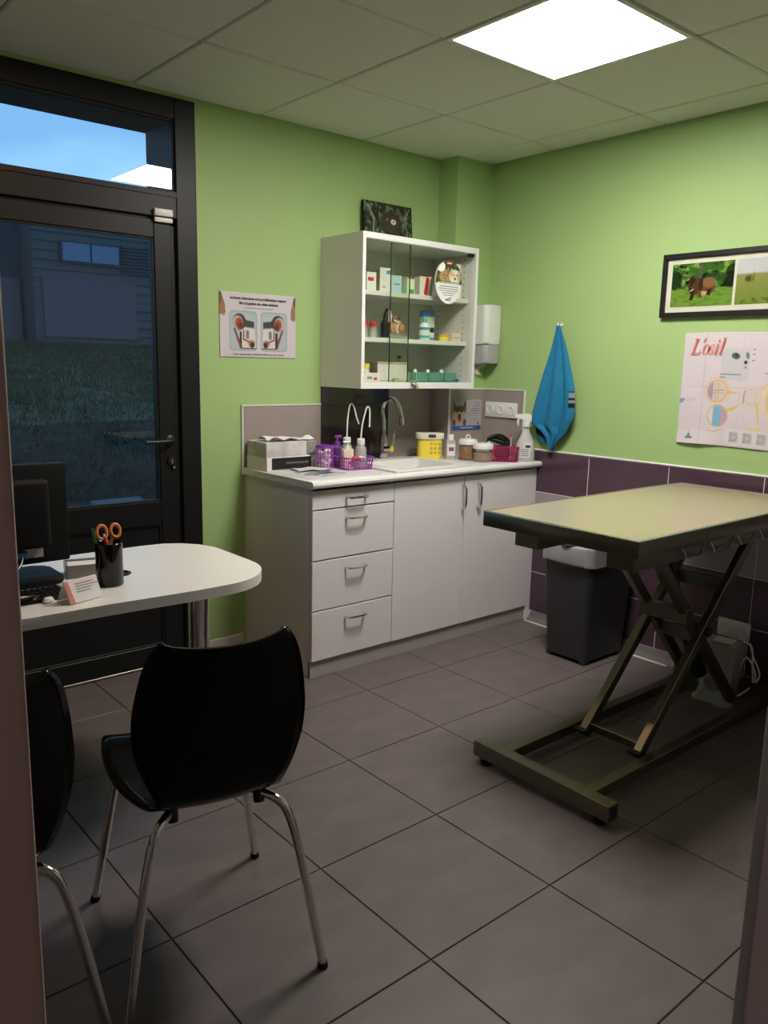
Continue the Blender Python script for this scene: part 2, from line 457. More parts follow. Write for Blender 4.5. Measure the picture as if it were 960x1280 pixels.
# splash tiles
def piece(name, parent, m, x0, y0, z0, x1, y1, z1, b=.0012):
    return MB().box(x0, y0, z0, x1, y1, z1, b, 1).obj(name, m, parent)
bt = .009
piece('tile', wb, TAUPE, -1.525, -bt, .86, -1.072, 0, 1.19)
piece('tile', wb, DARKT, -1.069, -bt, .86, -.622, 0, 1.188)
piece('tile', wb, DARKT, -1.069, -bt, 1.191, -.622, 0, 1.30)
piece('tile', wb, TAUPE, -.619, -bt, .86, -.2925, 0, 1.188)
piece('tile', wb, TAUPE, -.619, -bt, 1.191, -.2925, 0, 1.272)
piece('tile', pier, TAUPE, -.291, -.1405, .86, -.282, -bt, 1.272)
piece('tile', pier, TAUPE, -.285, -.1495, .86, -bt-.001, -.1405, 1.272)
tr = MB().box(-1.535, -.012, .86, -1.526, 0, 1.198, .002, 1).box(-1.535, -.012, 1.191, -1.07, 0, 1.198, .002, 1)
tr.obj('edge_strip', WTRIM, wb); tr = MB()
tr.box(-.294, -.1525, .90, -.285, -.1405, 1.276, .002, 1).box(-.294, -.1525, 1.272, -.0, -.1405, 1.279, .002, 1)
tr.obj('edge_strip', WTRIM, pier)

# right wall
wr = struct(MB().box(0, HY, 0, .3, 0, H+.1).obj('wall_right', GREEN), 'bright green wall with a dado of purple and grey tiles')
gr = MB().box(-.0085, YF, .0, 0, -.46, .955); gr.obj('grout', WGROUT, wr)
rows = [(.73, .955, PURPLE, 0), (.503, .73, GREYT, 0), (.275, .503, PURPLE, 0), (.05, .275, PURPLE, 0)]
jy = [-.46]+[-.899-.4535*i for i in range(0, 5)]+[YF]
jy = [y for y in jy if y >= YF]
tm = {}
for z0, z1, mm, _ in rows:
    for y1, y0 in zip(jy, jy[1:]):
        piece('tile', wr, mm, -.010, y0+.002, z0+.002, 0, y1-.002, z1-.002)
MB().box(-.013, YF, .955, 0, -.46, .965, .003, 1).obj('edge_strip', WTRIM, wr)
# splash on the right wall
piece('tile', wr, TAUPE, -.009, -.443, .86, 0, -.1405, 1.272)
MB().box(-.012, -.452, .86, 0, -.443, 1.279, .002, 1).box(-.012, -.452, 1.272, 0, -.1405, 1.279, .002, 1).obj('edge_strip', WTRIM, wr)
# coved skirting along the right wall
sk = MB().prism([(-.010, 0), (-.062, 0), (-.060, .006), (-.030, .022), (-.016, .05), (-.010, .052)], YF, -.58, 'y')
skb = struct(sk.obj('baseboard_right', SKIRT, None), 'grey coved skirting below the tiled wall')
MB().box(-.072, -1.46, 0, -.062, -.58, .006, .001, 1).obj('foot_strip', WTRIM, skb, 'thin white strip at its foot')  # plain white strip along the skirting foot
# small baseboard left of the counter
MB().box(DR, -.012, 0, -1.535, 0, .06, .002, 1)
sb2 = struct(MB().box(DR+.002, -.012, 0, -1.537, 0, .07, .002, 1).obj('baseboard_back', WTRIM), 'short pale skirting between door and counter')

# left and front walls, hall
struct(MB().box(XL-.2, YF, 0, XL, 0, H+.1).obj('wall_left', NEUTW), 'greige wall at the end of the desk')
OX0, OX1 = -3.428, -2.593
fwm = MB().box(OX1+.05, YF-.1, 0, 0, YF, H+.1).box(XL-.2, YF-.1, 0, OX0-.05, YF, H+.1).box(OX0-.05, YF-.1, 2.09, OX1+.05, YF, H+.1)
struct(fwm.obj('wall_front', NEUTW), 'wall with the doorway the picture is taken through')
struct(MB().box(XL-.8, HY-.2, 0, .3, HY, H+.1).box(XL-.8, HY, 0, XL-.6, YF-.1, H+.1).box(-1.3, HY, 0, -1.1, YF-.1, H+.1).box(XL-.8, YF-.1, 0, XL-.2, YF, H+.1).obj('wall_hall', HALLW), 'pale corridor walls behind the doorway')
d2 = struct(MB().box(OX0-.06, YF-.112, 0, OX0, YF+.012, 2.04, .004, 2).obj('door_2', PINKW), 'pinkish frame of the open doorway, in its shaded tone')
MB().box(OX1, YF-.112, 0, OX1+.06, YF+.012, 2.04, .004, 2).obj('jamb', PINKL, d2, 'right jamb in the lit tone of the frame paint')
MB().box(OX0-.06, YF-.112, 2.04, OX1+.06, YF+.012, 2.10, .004, 2).obj('head', PINKW, d2)
MB().box(OX1-.006, YF+.0, 0, OX1+.002, YF+.012, 2.04, .002, 1).obj('seal', GPLAST, d2)
hl = thing('hall_lamp', 'dim round lamp on the corridor ceiling', 'lamp', (-4.2, -3.9, H))
MB().lathe([(0, 0), (.16, 0), (.17, -.02), (.17, -.03)]).obj('base', WPLAST, hl)
MB().lathe([(.16, -.03), (.15, -.06), (.08, -.085), (0, -.09)]).obj('diffuser', HALLD, hl)

# ---------------------------------------------------------------- glazed door
door = struct(thing('door_1', 'dark aluminium glazed door with a transom pane above', 'door'))
del door['category']
fm = MB().box(DR-.094, .0, 0, DR, .07, DT, .003, 1).box(DL, 0, 0, DL+.094, .07, DT, .003, 1)
fm.box(DL+.094, .0, 2.403, DR-.094, .07, DT, .003, 1).box(DL+.094, .0, 2.0, DR-.094, .07, 2.108, .003, 1)
fm.box(DL+.094, -.004, 2.086, DR-.094, .0, 2.108, .001, 1)
fm.box(DR-.124, .02, 0, DR-.094, .07, 2.0)      # rebate
fm.box(DL+.094, .02, 0, DL+.124, .07, 2.0).box(DL+.094, .02, 1.97, DR-.094, .07, 2.0)
fm.box(DR-.124, .064, 0, DR-.094, .07, 2.0)
fm.obj('frame', ANTH, door)
MB().box(DL+.09, .02, 2.10, DR-.09, .028, 2.41).obj('transom_pane', DGLASS, door)
ga = MB()
for q in ((DL+.094, 2.395, DR-.094, 2.403), (DL+.094, 2.108, DR-.094, 2.112), (DR-.100, 2.108, DR-.094, 2.403)): ga.box(q[0], .012, q[1], q[2], .022, q[3])
ga.obj('gasket', ANTHD, door)
LX1, LX0 = -1.866, -2.81          # leaf
GX1, GX0, GZ0, GZ1 = -1.945, -2.73, .775, 1.912
lf = MB().box(GX1, .004, .012, LX1, .062, 1.988, .003, 1).box(LX0, .004, .012, GX0, .062, 1.988, .003, 1)
lf.box(GX0, .004, GZ1, GX1, .062, 1.988, .003, 1).box(GX0, .004, .665, GX1, .062, GZ0, .003, 1).box(GX0, .004, .012, GX1, .062, .10, .003, 1)
leaf = lf.obj('leaf', ANTH, door)
MB().box(GX0-.006, .022, GZ0-.006, GX1+.006, .03, GZ1+.006).obj('pane', DGLASS, leaf)
MB().box(GX0, .018, .10, GX1, .045, .665).obj('lower_panel', ANTH, leaf)
bd = MB()
for q in ((GX0, .10, GX1, .108), (GX0, .657, GX1, .665), (GX1-.008, .1, GX1, .665), (GX0, .1, GX0+.008, .665),
          (GX0, GZ0, GX1, GZ0+.008), (GX0, GZ1-.008, GX1, GZ1), (GX1-.008, GZ0, GX1, GZ1), (GX0, GZ0, GX0+.008, GZ1)):
    bd.box(q[0], .010, q[1], q[2], .02, q[3], .002, 1)
bd.obj('glazing_bead', ANTHD, leaf)
MB().box(DL, -.012, .0, DR, .07, .012, .002, 1).obj('threshold', STEELEDGE, door)
hd = MB().lathe([(0, 0), (.024, 0), (.024, .008), (.012, .012), (.012, .04), (0, .04)]).obj('handle_rose', BLACKP, leaf, None, (-1.899, .004, 1.047), (PI/2, 0, 0))
MB().tube([(-1.899, -.036, 1.047), (-1.93, -.042, 1.047), (-2.03, -.042, 1.046)], .009, 10, 4).obj('handle', BLACKP, leaf)
MB().lathe([(0, 0), (.02, 0), (.02, .01), (0, .01)]).obj('lock_rose', BLACKP, leaf, None, (-1.893, .004, .955), (PI/2, 0, 0))
MB().box(-1.897, -.012, .94, -1.889, .004, .962, .002, 1).cyl((-1.885, .004, .925), (-1.885, -.01, .925), .007).obj('key', CHROME, leaf, 'small chrome key in the lock')
cs = thing('door_contact', 'small white two-piece contact sensor at the top of the dark door', 'sensor', (-1.906, -.004, 2.002))
MB().box(-.041, -.016, -.001, .041, 0.003, .028, .003, 2).obj('upper_body', WPLAST, cs)
MB().box(-.041, -.012, -.026, .041, 0.003, -.007, .003, 2).obj('lower_body', WPLAST, cs)

# ---------------------------------------------------------------- outside
def gz(x, y):
    if y < 6.2: return -.06 + max(0, y-1.5)*.17*0.9
    z6 = -.06+4.7*.153
    return z6 + .10*min(1, (y-6.2)/.3) + (y-6.2)*.060
def gf(u, v):
    y = .30 + 30*v**1.7; x = -14+44*u
    return (x, y, gz(x, y)+.03*math.sin(x*2.1+y)*math.sin(y*1.3) - (.0 if y > .6 else .0))
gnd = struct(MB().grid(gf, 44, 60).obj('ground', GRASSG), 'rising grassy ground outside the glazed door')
gnd.data.materials.append(NEARGND)
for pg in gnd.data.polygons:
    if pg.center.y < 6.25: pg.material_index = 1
vv, ff = [], []
rg = random.Random(3)
for i in range(60000):
    t = rg.random()**1.3; y = .6+24*t; halfw = 1.2+y*.33; xc = -2.2+y*.34
    x = xc+rg.uniform(-halfw, halfw); z = gz(x, y)-.02; h = rg.uniform(.03, .09)*(1+.04*y); a = rg.uniform(0, PI); w2 = .004+.0011*y
    dx, dy = math.cos(a)*w2, math.sin(a)*w2; lx, ly = rg.uniform(-.06, .06), rg.uniform(-.06, .06)
    if y < 6.2 and rg.random() < .25: continue
    if -1.5 < x < -.5 and 2.7 < y < 3.4: continue
    n = len(vv); vv += [(x-dx, y-dy, z), (x+dx, y+dy, z), (x+lx, y+ly, z+h)]; ff.append((n, n+1, n+2))
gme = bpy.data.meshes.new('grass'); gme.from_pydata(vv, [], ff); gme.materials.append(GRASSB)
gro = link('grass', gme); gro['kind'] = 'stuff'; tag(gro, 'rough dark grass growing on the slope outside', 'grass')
sl = MB().box(-.22, -.16, -.12, .22, .16, .03, .01, 1)
sl = sl.obj('paving_slab', SLABM, None, None, (-.86, 3.12, gz(0, 3.12)-.01), (.15, 0, .0)); tag(sl, 'flat pale slab lying in the grass outside the door', 'slab')
bl = thing('building', 'dark blue-grey clad building across the grass outside', 'building', (0, 25, 0))
MB().box(5.32, 0, .5, 30, 8, 6.25).obj('wall', OUTWALL, bl)
MB().box(-9, 1.2, .5, 5.32, 8, 6.0).obj('recessed_wall', OUTDARK, bl, 'darker recessed wall')
cl = MB()
for k in range(15): cl.box(5.32, -.04, 1.6+k*.3, 30, 0, 1.6+k*.3+.05)
cl.obj('cladding_ribs', OUTWALL, bl)
for k in range(9):
    MB().box(8.3, -.10, 4.35+k*.11, 10.4, -.04, 4.41+k*.11).obj('slat', OUTDARK, bl)
wf = MB().box(6.2, -.12, 4.55, 8.25, -.04, 5.27).obj('window', OUTDARK, bl)
MB().box(6.27, -.14, 4.62, 7.18, -.11, 5.2).obj('pane', OUTGLASS, wf); MB().box(7.25, -.14, 4.62, 8.18, -.11, 5.2).obj('pane', OUTGLASS, wf)
MB().box(4.25, 1.05, 1.6, 5.2, 1.2, 4.0).obj('door', OUTRED, bl)
MB().box(5.6, -.06, 2.1, 8.8, -.045, 4.0).obj('reflection_panel', mat('violet_reflection_tone', (.078, .068, .085), .7), bl, 'violet panel standing in for a glass reflection')  # violet tone painted here for a reflection in the door glass

# ================================================================== COUNTER
FD = -.567      # front of doors
# drawer unit
du = thing('drawer_unit', 'white base cabinet with four drawers at the left end of the counter', 'cabinet', (-1.285, -.28, 0))
du.location = (0, 0, 0)
def carcass(x0, x1, yb, side=True):
    c = MB().box(x0, FD+.02, .0, x0+.018, yb, .868).box(x1-.018, FD+.02, .0, x1, yb, .868)
    c.box(x0+.018, FD+.04, .08, x1-.018, yb, .098).box(x0+.018, yb-.012, .08, x1-.018, yb, .868).box(x0+.018, yb-.05, .852, x1-.018, yb, .868)
    return c
carcass(-1.518, -1.050, 0).obj('carcass', WHITE, du)
MB().box(-1.518, FD+.012, 0, -1.050, FD+.03, .077, .001, 1).obj('plinth', PLINTH, du, 'grey plinth board')
def bow(x, z, horiz=True, ln=.055):
    p = [(-ln, 0, 0), (-ln*.93, -.020, 0), (-ln*.72, -.030, 0), (0, -.032, 0), (ln*.72, -.030, 0), (ln*.93, -.020, 0), (ln, 0, 0)]
    if not horiz: p = [(c, b, a) for a, b, c in p]
    return MB().tube([(x+a, FD+b, z+c) for a, b, c in p], .0055, 8, 4)
for z0, z1, hz in ((.772, .857, .815), (.545, .769, .724), (.315, .542, .494), (.081, .312, .262)):
    dr = MB().box(-1.517, FD, z0+.0015, -1.0515, FD+.018, z1-.0015, .0015, 1).obj('drawer', WHITE, du)
    bow(-1.278, hz).obj('handle', CHROME, dr, 'chrome bow handle')
# sink unit
su = thing('sink_unit', 'white base cabinet with two tall doors below the sink', 'cabinet')
carcass(-1.050, -.02, -.15).obj('carcass', WHITE, su)
MB().box(-1.050, FD+.012, 0, -.02, FD+.03, .077, .001, 1).obj('plinth', PLINTH, su, 'grey plinth board')
for x0, x1, hx in ((-1.0485, -.5805, -.597), (-.5775, -.045, -.484)):
    d = MB().box(x0, FD, .081, x1, FD+.018, .857, .0015, 1).obj('door', WHITE, su)
    bow(hx, .752, False, .06).obj('handle', CHROME, d, 'chrome bow handle')
MB().box(-.045, FD+.002, .0, -.012, FD+.02, .868).obj('filler_panel', WHITE, su)
# worktop with a hole for the sink
wt = MB()
prof = [(-.595, .8745), (-.5985, .885), (-.595, .8955), (-.588, .90), (-.53, .90), (-.53, .87), (-.588, .87)]
wt.prism([(a, c) for a, c in prof], -1.536, -.012, 'x')
SX0, SX1, SY0, SY1 = -.985, -.545, -.53, -.14
wt.box(-1.536, -.53, .87, SX0, -.011, .90).box(SX1, -.53, .87, -.012, -.1525, .90).box(SX0, SY1, .87, SX1, -.011, .90).box(SX1, -.1525, .87, -.294, -.011, .90)
wto = wt.obj('worktop', WHITE2, None, None); tag(wto, 'continuous white worktop with rounded front edge over the base cabinets', 'worktop')
# inset sink
sk = thing('sink', 'white inset sink with raised rim in the worktop', 'sink', (-.765, -.335, .90))
rim = MB()
X0, X1, Y0, Y1 = -.265, .245, -.22, .215
ix0, ix1, iy0, iy1 = -.19, .19, -.165, .13
for q in ((X0, Y0, X1, iy0), (X0, iy1, X1, Y1), (X0, iy0, ix0, iy1), (ix1, iy0, X1, iy1)): rim.box(q[0], q[1], .0, q[2], q[3], .011, .003, 2)
rim.obj('rim', WHITE2, sk)
ba = MB()
ba.grid(lambda u, v: (ix0+(ix1-ix0)*u, iy0+(iy1-iy0)*v, .008-.15*(min(1, 7*min(u, 1-u, v, 1-v))**.6)), 24, 20)
ba.obj('basin', WHITE2, sk)
MB().lathe([(0, 0), (.03, 0), (.034, .004), (0, .006)], o=(0, 0, -.144)).obj('drain', CHROME, sk)
# tap
tp = thing('tap', 'chrome mixer tap with a high swan neck behind the sink', 'tap', (-.715, -.085, .90))
MB().lathe([(0, 0), (.030, 0), (.030, .006), (.025, .012), (.024, .10), (.021, .12), (.019, .13), (0, .13)]).obj('body', CHROME, tp)
MB().tube([(0, 0, .12), (-.002, .0, .20), (-.003, .012, .255), (0, -.005, .305), (.0, -.06, .328), (0, -.105, .305), (.002, -.128, .255), (.003, -.140, .215)], .0125, 12, 6).obj('spout', CHROME, tp)
MB().cyl((.003, -.137, .228), (.003, -.142, .192), .0145, .0135).obj('aerator', CHROME, tp)
lv = MB().cyl((.0, -.02, .06), (.01, -.058, .062), .019, .019); lv.tube([(.01, -.052, .07), (.016, -.062, .11), (.014, -.068, .16)], .006, 8, 4)
lv.obj('lever', CHROME, tp)

# ================================================================== UPPER CABINET
uc = thing('wall_cabinet', 'white wall cabinet with sliding glass doors and two shelves', 'cabinet', (-1.075, 0, 1.285))
W, D, HH = .777, .33, .722
bx = MB().box(0, -D, 0, .018, 0, HH, .001, 1).box(W-.018, -D, 0, W, 0, HH, .001, 1).box(.018, -D, 0, W-.018, 0, .03, .001, 1).box(.018, -D, HH-.03, W-.018, 0, HH, .001, 1)
bx.box(.018, -.008, .03, W-.018, 0, HH-.03).obj('body', CABW, uc)
MB().box(-.0, -D-.004, -.0, .019, -D, HH).box(W-.019, -D-.004, 0, W, -D, HH).box(.019, -D-.004, 0, W-.019, -D, .027).box(.019, -D-.004, HH-.027, W-.019, -D, HH).obj('front_edge', WPLAST, uc)
SH1, SH2, SHB = 1.751-1.285, 1.530-1.285, .03
for z in (SH1, SH2): MB().box(.018, -.285, z-.022, W-.018, -.008, z, .001, 1).obj('shelf', CABW, uc)
hl2 = MB()
for k in range(20):
    for y in (-.25, -.06): hl2.box(W-.0185, y-.003, .06+k*.032, W-.0178, y+.003, .066+k*.032)
hl2.obj('peg_holes', INK, uc)['kind'] = 'stuff'
for i, (x0, x1, y) in enumerate(((.019, .31, -.320), (.198, W-.019, -.308))):
    g = MB().box(x0, y, .028, x1, y+.005, HH-.028).obj('glass_door', CGLASS, uc)
    xe = x1 if i == 0 else x0
    MB().box(xe-.0012, y-.0005, .028, xe+.0012, y+.0055, HH-.028).obj('glass_edge', GEDGE, g)
    MB().box(x0 + .19 if i == 0 else x1-.11, y-.012, .030, (x0+.225 if i == 0 else x1-.08), y+.006, .052, .003, 1).obj('clip', CHROME, g)
lk = MB().box(.318, -.345, .012, .350, -.318, .040, .003, 1).cyl((.334, -.345, .02), (.334, -.362, .02), .007).box(.345, -.35, -.002, .362, -.33, .016, .002, 1)
lk.obj('lock', CHROME, uc)
MB().box(W-.06, -D-.002, HH-.045, W-.03, -D+.02, HH-.03).obj('stop', BLACKP, uc)

# things in the cabinet: helper in world coordinates
def carton(name, label, x, y, z, w, d, h, m, rz=0.0, marks=(), group=None, cat='box', side=None):
    t = thing(name, label, cat, (x, y, z), rz, group)
    MB().box(-w/2, -d/2, 0, w/2, d/2, h, .0012, 1).obj('carton', m, t)
    for (x0, z0, x1, z1, mm) in marks:
        MB().box(-w/2+x0*w, -d/2-.0008, z0*h, -w/2+x1*w, -d/2, z1*h).obj('print_block', mm, t)
    if side: MB().box(-w/2-.0008, -d/2+.001, .001, -w/2, d/2-.001, h-.001).obj('side_print', side, t)
    return t
Z1, Z2, Z3 = 1.751, 1.530, 1.315
GT = 'medicine cartons on the top shelf'
carton('carton', 'small white carton with a red stripe at the left end of the top shelf', -.965, -.24, Z1, .055, .06, .085, WPLAST, -.1, ((.12, .52, .72, .72, REDP),), GT)
carton('carton', 'pale leaning leaflet behind the red-striped carton on the top shelf', -.975, -.12, Z1, .07, .02, .115, CREAM, .2, (), GT)
carton('carton', 'tall white carton with brownish side on the top shelf', -.835, -.20, Z1, .062, .07, .118, WPLAST, -.35, ((.55, .75, .9, .9, BLUEP), (.2, .2, .5, .25, INKG)), GT, side=TANC)
carton('carton', 'pale blue carton beside the tall white one on the top shelf', -.745, -.18, Z1, .058, .05, .092, LBLUE, -.2, ((.2, .5, .8, .56, BLUEP),), GT)
carton('carton', 'pale green carton behind the glass door edge on the top shelf', -.690, -.22, Z1, .045, .05, .078, BLUECARD, -.1, ((.35, .05, .95, .35, GREENP),), GT)
carton('carton', 'white carton with a dark red top beside the green one', -.640, -.17, Z1, .045, .05, .095, CREAM, -.2, ((.1, .78, .9, 1, mat('dark_red_card', (.28, .04, .04), .6)),), GT)
t = carton('carton', 'white carton with a slanting red band on the top shelf', -.565, -.20, Z1, .075, .05, .10, CREAM, -.15, (), GT)
MB().prism([(-.012, .015), (.010, .0), (.020, .095), (.002, .099)], -.0262, -.025, 'y').obj('print_block', REDP, t)
MB().prism([(.020, .0), (.0365, .0), (.0365, .09), (.028, .09)], -.0260, -.025, 'y').obj('print_block', INKG, t)
carton('carton', 'white carton at the right end of the top shelf', -.365, -.20, Z1, .060, .10, .105, WPLAST, .05, ((.2, .3, .8, .36, YELLOW),), GT)
carton('carton', 'white carton lying on top of the right-end carton', -.365, -.20, Z1+.1055, .055, .09, .075, PAPER, .1, ((.2, .6, .8, .7, INKG),), GT)
# red capped tubes
def capped(name, label, x, y, z, r, h, cap, m, capm, group=None, band=None):
    t = thing(name, label, 'tube', (x, y, z), 0, group)
    MB().lathe([(0, 0), (r*.9, 0), (r, .004), (r, h-cap), (0, h-cap)]).obj('body', m, t)
    MB().lathe([(0, h-cap), (r*1.08, h-cap), (r*1.08, h-.002), (r, h), (0, h)]).obj('cap', capm, t)
    return t
capped('sample_tube', 'clear tube with red cap, the left of two on the middle shelf', -.978, -.23, Z2, .017, .078, .022, CLEARP, REDP, 'red capped tubes')
capped('sample_tube', 'clear tube with red cap, beside the dog ear model', -.925, -.235, Z2, .018, .076, .022, CLEARP, REDP, 'red capped tubes')
# ear model
em = thing('ear_model', 'anatomical dog ear model in black, grey and flesh resin', 'model', (-.785, -.20, Z2), -.35)
MB().lathe([(0, 0), (.055, 0), (.055, .006), (0, .008)], sx=1.15, sy=.8).obj('base', SILVER, em)
MB().grid(lambda u, v: (-.045+.035*math.cos(PI*v)*(1-.4*u)*-.6, -.02+.03*math.sin(PI*v), .008+.105*u*(1-.25*v*v)), 14, 10).obj('rear_shell', SILVER, em)
MB().prism([(-.045, .0), (-.010, .0), (-.004, .07), (-.008, .125), (-.022, .150), (-.030, .128), (-.048, .07)], -.02, .015, 'y', .006).obj('ear_flap', BLACKP, em)
MB().prism([(-.018, .08), (-.004, .085), (.002, .11), (-.010, .145), (-.018, .135)], -.028, -.018, 'y', .003).obj('inner_flap', WHITER, em)
MB().lathe([(0, -.038), (.022, -.034), (.036, -.016), (.038, .006), (.028, .028), (.012, .038), (0, .040)], 18, (.026, -.005, .062), 1, .75).obj('canal_block', FLESH, em)
MB().lathe([(0, -.02), (.016, -.016), (.020, 0), (.014, .016), (0, .02)], 14, (.05, -.026, .055)).obj('muzzle', mat('pink_resin', (.70, .25, .16), .45), em)
MB().tube([(.005, -.034, .09), (.02, -.036, .085), (.03, -.036, .072), (.022, -.036, .05), (.03, -.034, .03)], .006, 8, 4).obj('canal', WHITER, em)
MB().lathe([(0, .0), (.034, .0), (.028, .022), (.010, .03), (0, .03)], 18, (.02, .0, .093)).obj('crown', mat('brown_resin', (.14, .08, .05), .5), em)
# bottles middle shelf
bo = thing('bottle', 'white and teal dropper bottle on the middle shelf', 'bottle', (-.575, -.23, Z2))
MB().lathe([(0, 0), (.027, 0), (.028, .004), (.028, .070), (.022, .083), (.012, .09), (0, .09)]).obj('body', WPLAST, bo)
MB().lathe([(.0285, .012), (.0285, .024)]).lathe([(.0285, .052), (.0285, .066)]).obj('teal_band', TEAL, bo)
MB().lathe([(0, .088), (.013, .088), (.012, .105), (.006, .122), (0, .122)]).obj('cap', TEAL, bo)
ja = thing('jar', 'tall pale jar with a blue lid on the middle shelf', 'jar', (-.500, -.17, Z2))
MB().lathe([(0, 0), (.038, 0), (.039, .004), (.039, .125), (0, .125)]).obj('body', mat('pale_yellow_label', (.62, .70, .55), .5), ja)
MB().lathe([(.0395, .002), (.0395, .016)]).obj('band', BLUEP, ja)
MB().lathe([(0, .124), (.042, .124), (.042, .152), (.039, .156), (0, .156)]).obj('lid', BLUEP, ja)
MB().lathe([(0, -.015), (.014, -.01), (.017, 0), (.012, .012), (0, .015)], 12, (.0, -.0385, .055), 1, .08).obj('print_mark', INK, ja)
yb = thing('jar', 'small yellow pot on the middle shelf', 'jar', (-.425, -.22, Z2))
MB().lathe([(0, 0), (.026, 0), (.028, .022), (.0, .022)]).obj('body', YELLOW, yb); MB().lathe([(0, .022), (.029, .022), (.029, .034), (0, .036)]).obj('lid', mat('ochre_plastic', (.62, .42, .05), .4), yb)
carton('carton', 'flat pinkish carton at the right end of the middle shelf', -.362, -.2, Z2, .058, .11, .045, mat('pale_pink_card', (.78, .64, .58), .6), 0, ((.1, .4, .9, .5, INKG),))
# bottom of the cabinet
carton('carton', 'white crumpled packet at the left of the cabinet floor', -.945, -.22, Z3, .095, .09, .045, PAPER, -.1, ((.2, .3, .5, .6, INKG), (.6, .2, .8, .5, REDP)))
y2 = thing('jar', 'yellow topped vial on the white packet in the cabinet', 'jar', (-.938, -.20, Z3+.045))
MB().lathe([(0, 0), (.016, 0), (.016, .024), (0, .024)]).obj('body', CREAM, y2); MB().lathe([(0, .022), (.018, .022), (.018, .044), (0, .046)]).obj('lid', YELLOW, y2)
carton('carton', 'cream carton with ruled print and brown end on the cabinet floor', -.800, -.215, Z3, .165, .10, .098, CREAM, -.30, tuple((.02+.24*k, .12, .2+.24*k, .86, PAPER) for k in range(4))+((0, .90, 1, .97, TANC), (0, .05, 1, .09, INKG)), side=TANC)
for k, (x, lab, mm) in enumerate(((-.615, 'left green tray of the row on the cabinet floor', GREENC), (-.515, 'middle green tray of the row on the cabinet floor', GREENC), (-.405, 'right green tray of the row on the cabinet floor', GREENC))):
    t = thing('tray', lab, 'tray', (x, -.20, Z3), 0, 'green plastic trays')
    b = MB().box(-.045, -.06, 0, .045, .06, .006); b.box(-.045, -.06, 0, .045, -.056, .05).box(-.045, .056, 0, .045, .06, .05).box(-.045, -.06, 0, -.041, .06, .05).box(.041, -.06, 0, .045, .06, .05)
    b.obj('body', mm, t)
    MB().lathe([(0, 0), (.012, 0), (.012, .05), (.006, .06), (0, .06)], 12, (.01-.01*k, .0, .006)).lathe([(0, 0), (.010, 0), (.010, .042), (0, .045)], 12, (-.02, .02, .006)).obj('vials', WPLAST, t)
ft = thing('glass_flask', 'thin clear flask standing by the green trays', 'flask', (-.685, -.16, Z3))
MB().lathe([(0, 0), (.022, 0), (.024, .01), (.010, .07), (.008, .12), (.010, .122)]).obj('body', JARGL, ft)
MB().lathe([(0, .12), (.011, .12), (.011, .132), (0, .134)]).obj('stopper', BLACKP, ft)

# oval sticker display on the glass
def pic_disc():
    p = Pic(90, 120, .85, (232, 232, 228)); u, v = p.u, p.v
    p.put((v > .46).astype(float), (58, 66, 40)); n = fbm(u, v, 8, 5); p.put((v > .46)*np.clip((n-.45)*4, 0, 1), (96, 104, 60))
    p.ellipse(.36, .62, .22, .16, (170, 140, 100)); p.ellipse(.30, .78, .05, .09, (170, 140, 100)); p.ellipse(.46, .76, .05, .08, (150, 120, 84))
    p.ellipse(.73, .63, .22, .17, (225, 215, 195)); p.ellipse(.60, .72, .06, .10, (200, 180, 150)); p.ellipse(.88, .66, .06, .12, (190, 165, 130))
    for a, b in ((.30, .65), (.42, .65), (.68, .67), (.79, .67)): p.ellipse(a, b, .022, .016, (30, 26, 20))
    p.ellipse(.36, .58, .03, .02, (150, 80, 70)); p.ellipse(.735, .59, .035, .025, (40, 34, 30))
    p.rect(.0, .46, 1, .50, (40, 80, 40)); p.rect(.1, .475, .9, .49, (225, 235, 215))
    p.ellipse(.20, .83, .15, .11, (240, 240, 238), rot=20); p.rrect(.40, .90, .62, .96, .02, (205, 60, 70)); p.rect(.43, .92, .59, .94, (245, 225, 225))
    for k, (a, b) in enumerate(((.15, .85), (.12, .88), (.15, .85), (.25, .75), (.3, .7))): p.rect(a, .39-.05*k, b, .40-.05*k, (120, 124, 124) if k else (90, 110, 96))
    p.line([(.40, .08), (.50, .11), (.60, .14)], .012, (40, 60, 80)); p.line([(.42, .10), (.5, .07), (.6, .09)], .008, (40, 60, 80))
    return p
ds = thing('hanging_disc', 'oval cat and dog print hanging on the right glass door', 'sign', (-.615, -.345, 1.713))
def disc_fn(u, v):
    x, y = 2*u-1, 2*v-1
    X = x*np.sqrt(1-y*y/2); Y = y*np.sqrt(1-x*x/2)
    return .0925+.0925*X, 0*u, .107+.107*Y
p = pic_disc(); xx, yy = 2*p.u-1, 2*p.v-1
pu, pv = .5+.5*xx*np.sqrt(1-yy*yy/2), .5+.5*yy*np.sqrt(1-xx*xx/2)
ii, jj = np.clip(np.round(pu*p.nx).astype(int), 0, p.nx), np.clip(np.round(pv*p.ny).astype(int), 0, p.ny)
p.c = p.c[ii, jj]
sheet('print', p, 1, 1, PRINTG, ds, None, (0, 0, 0), disc_fn)
MB().prism([(.0925+.0925*math.cos(t*PI/24), .107+.107*math.sin(t*PI/24)) for t in range(48)], .0008, .010, 'y').obj('board', WPLAST, ds)

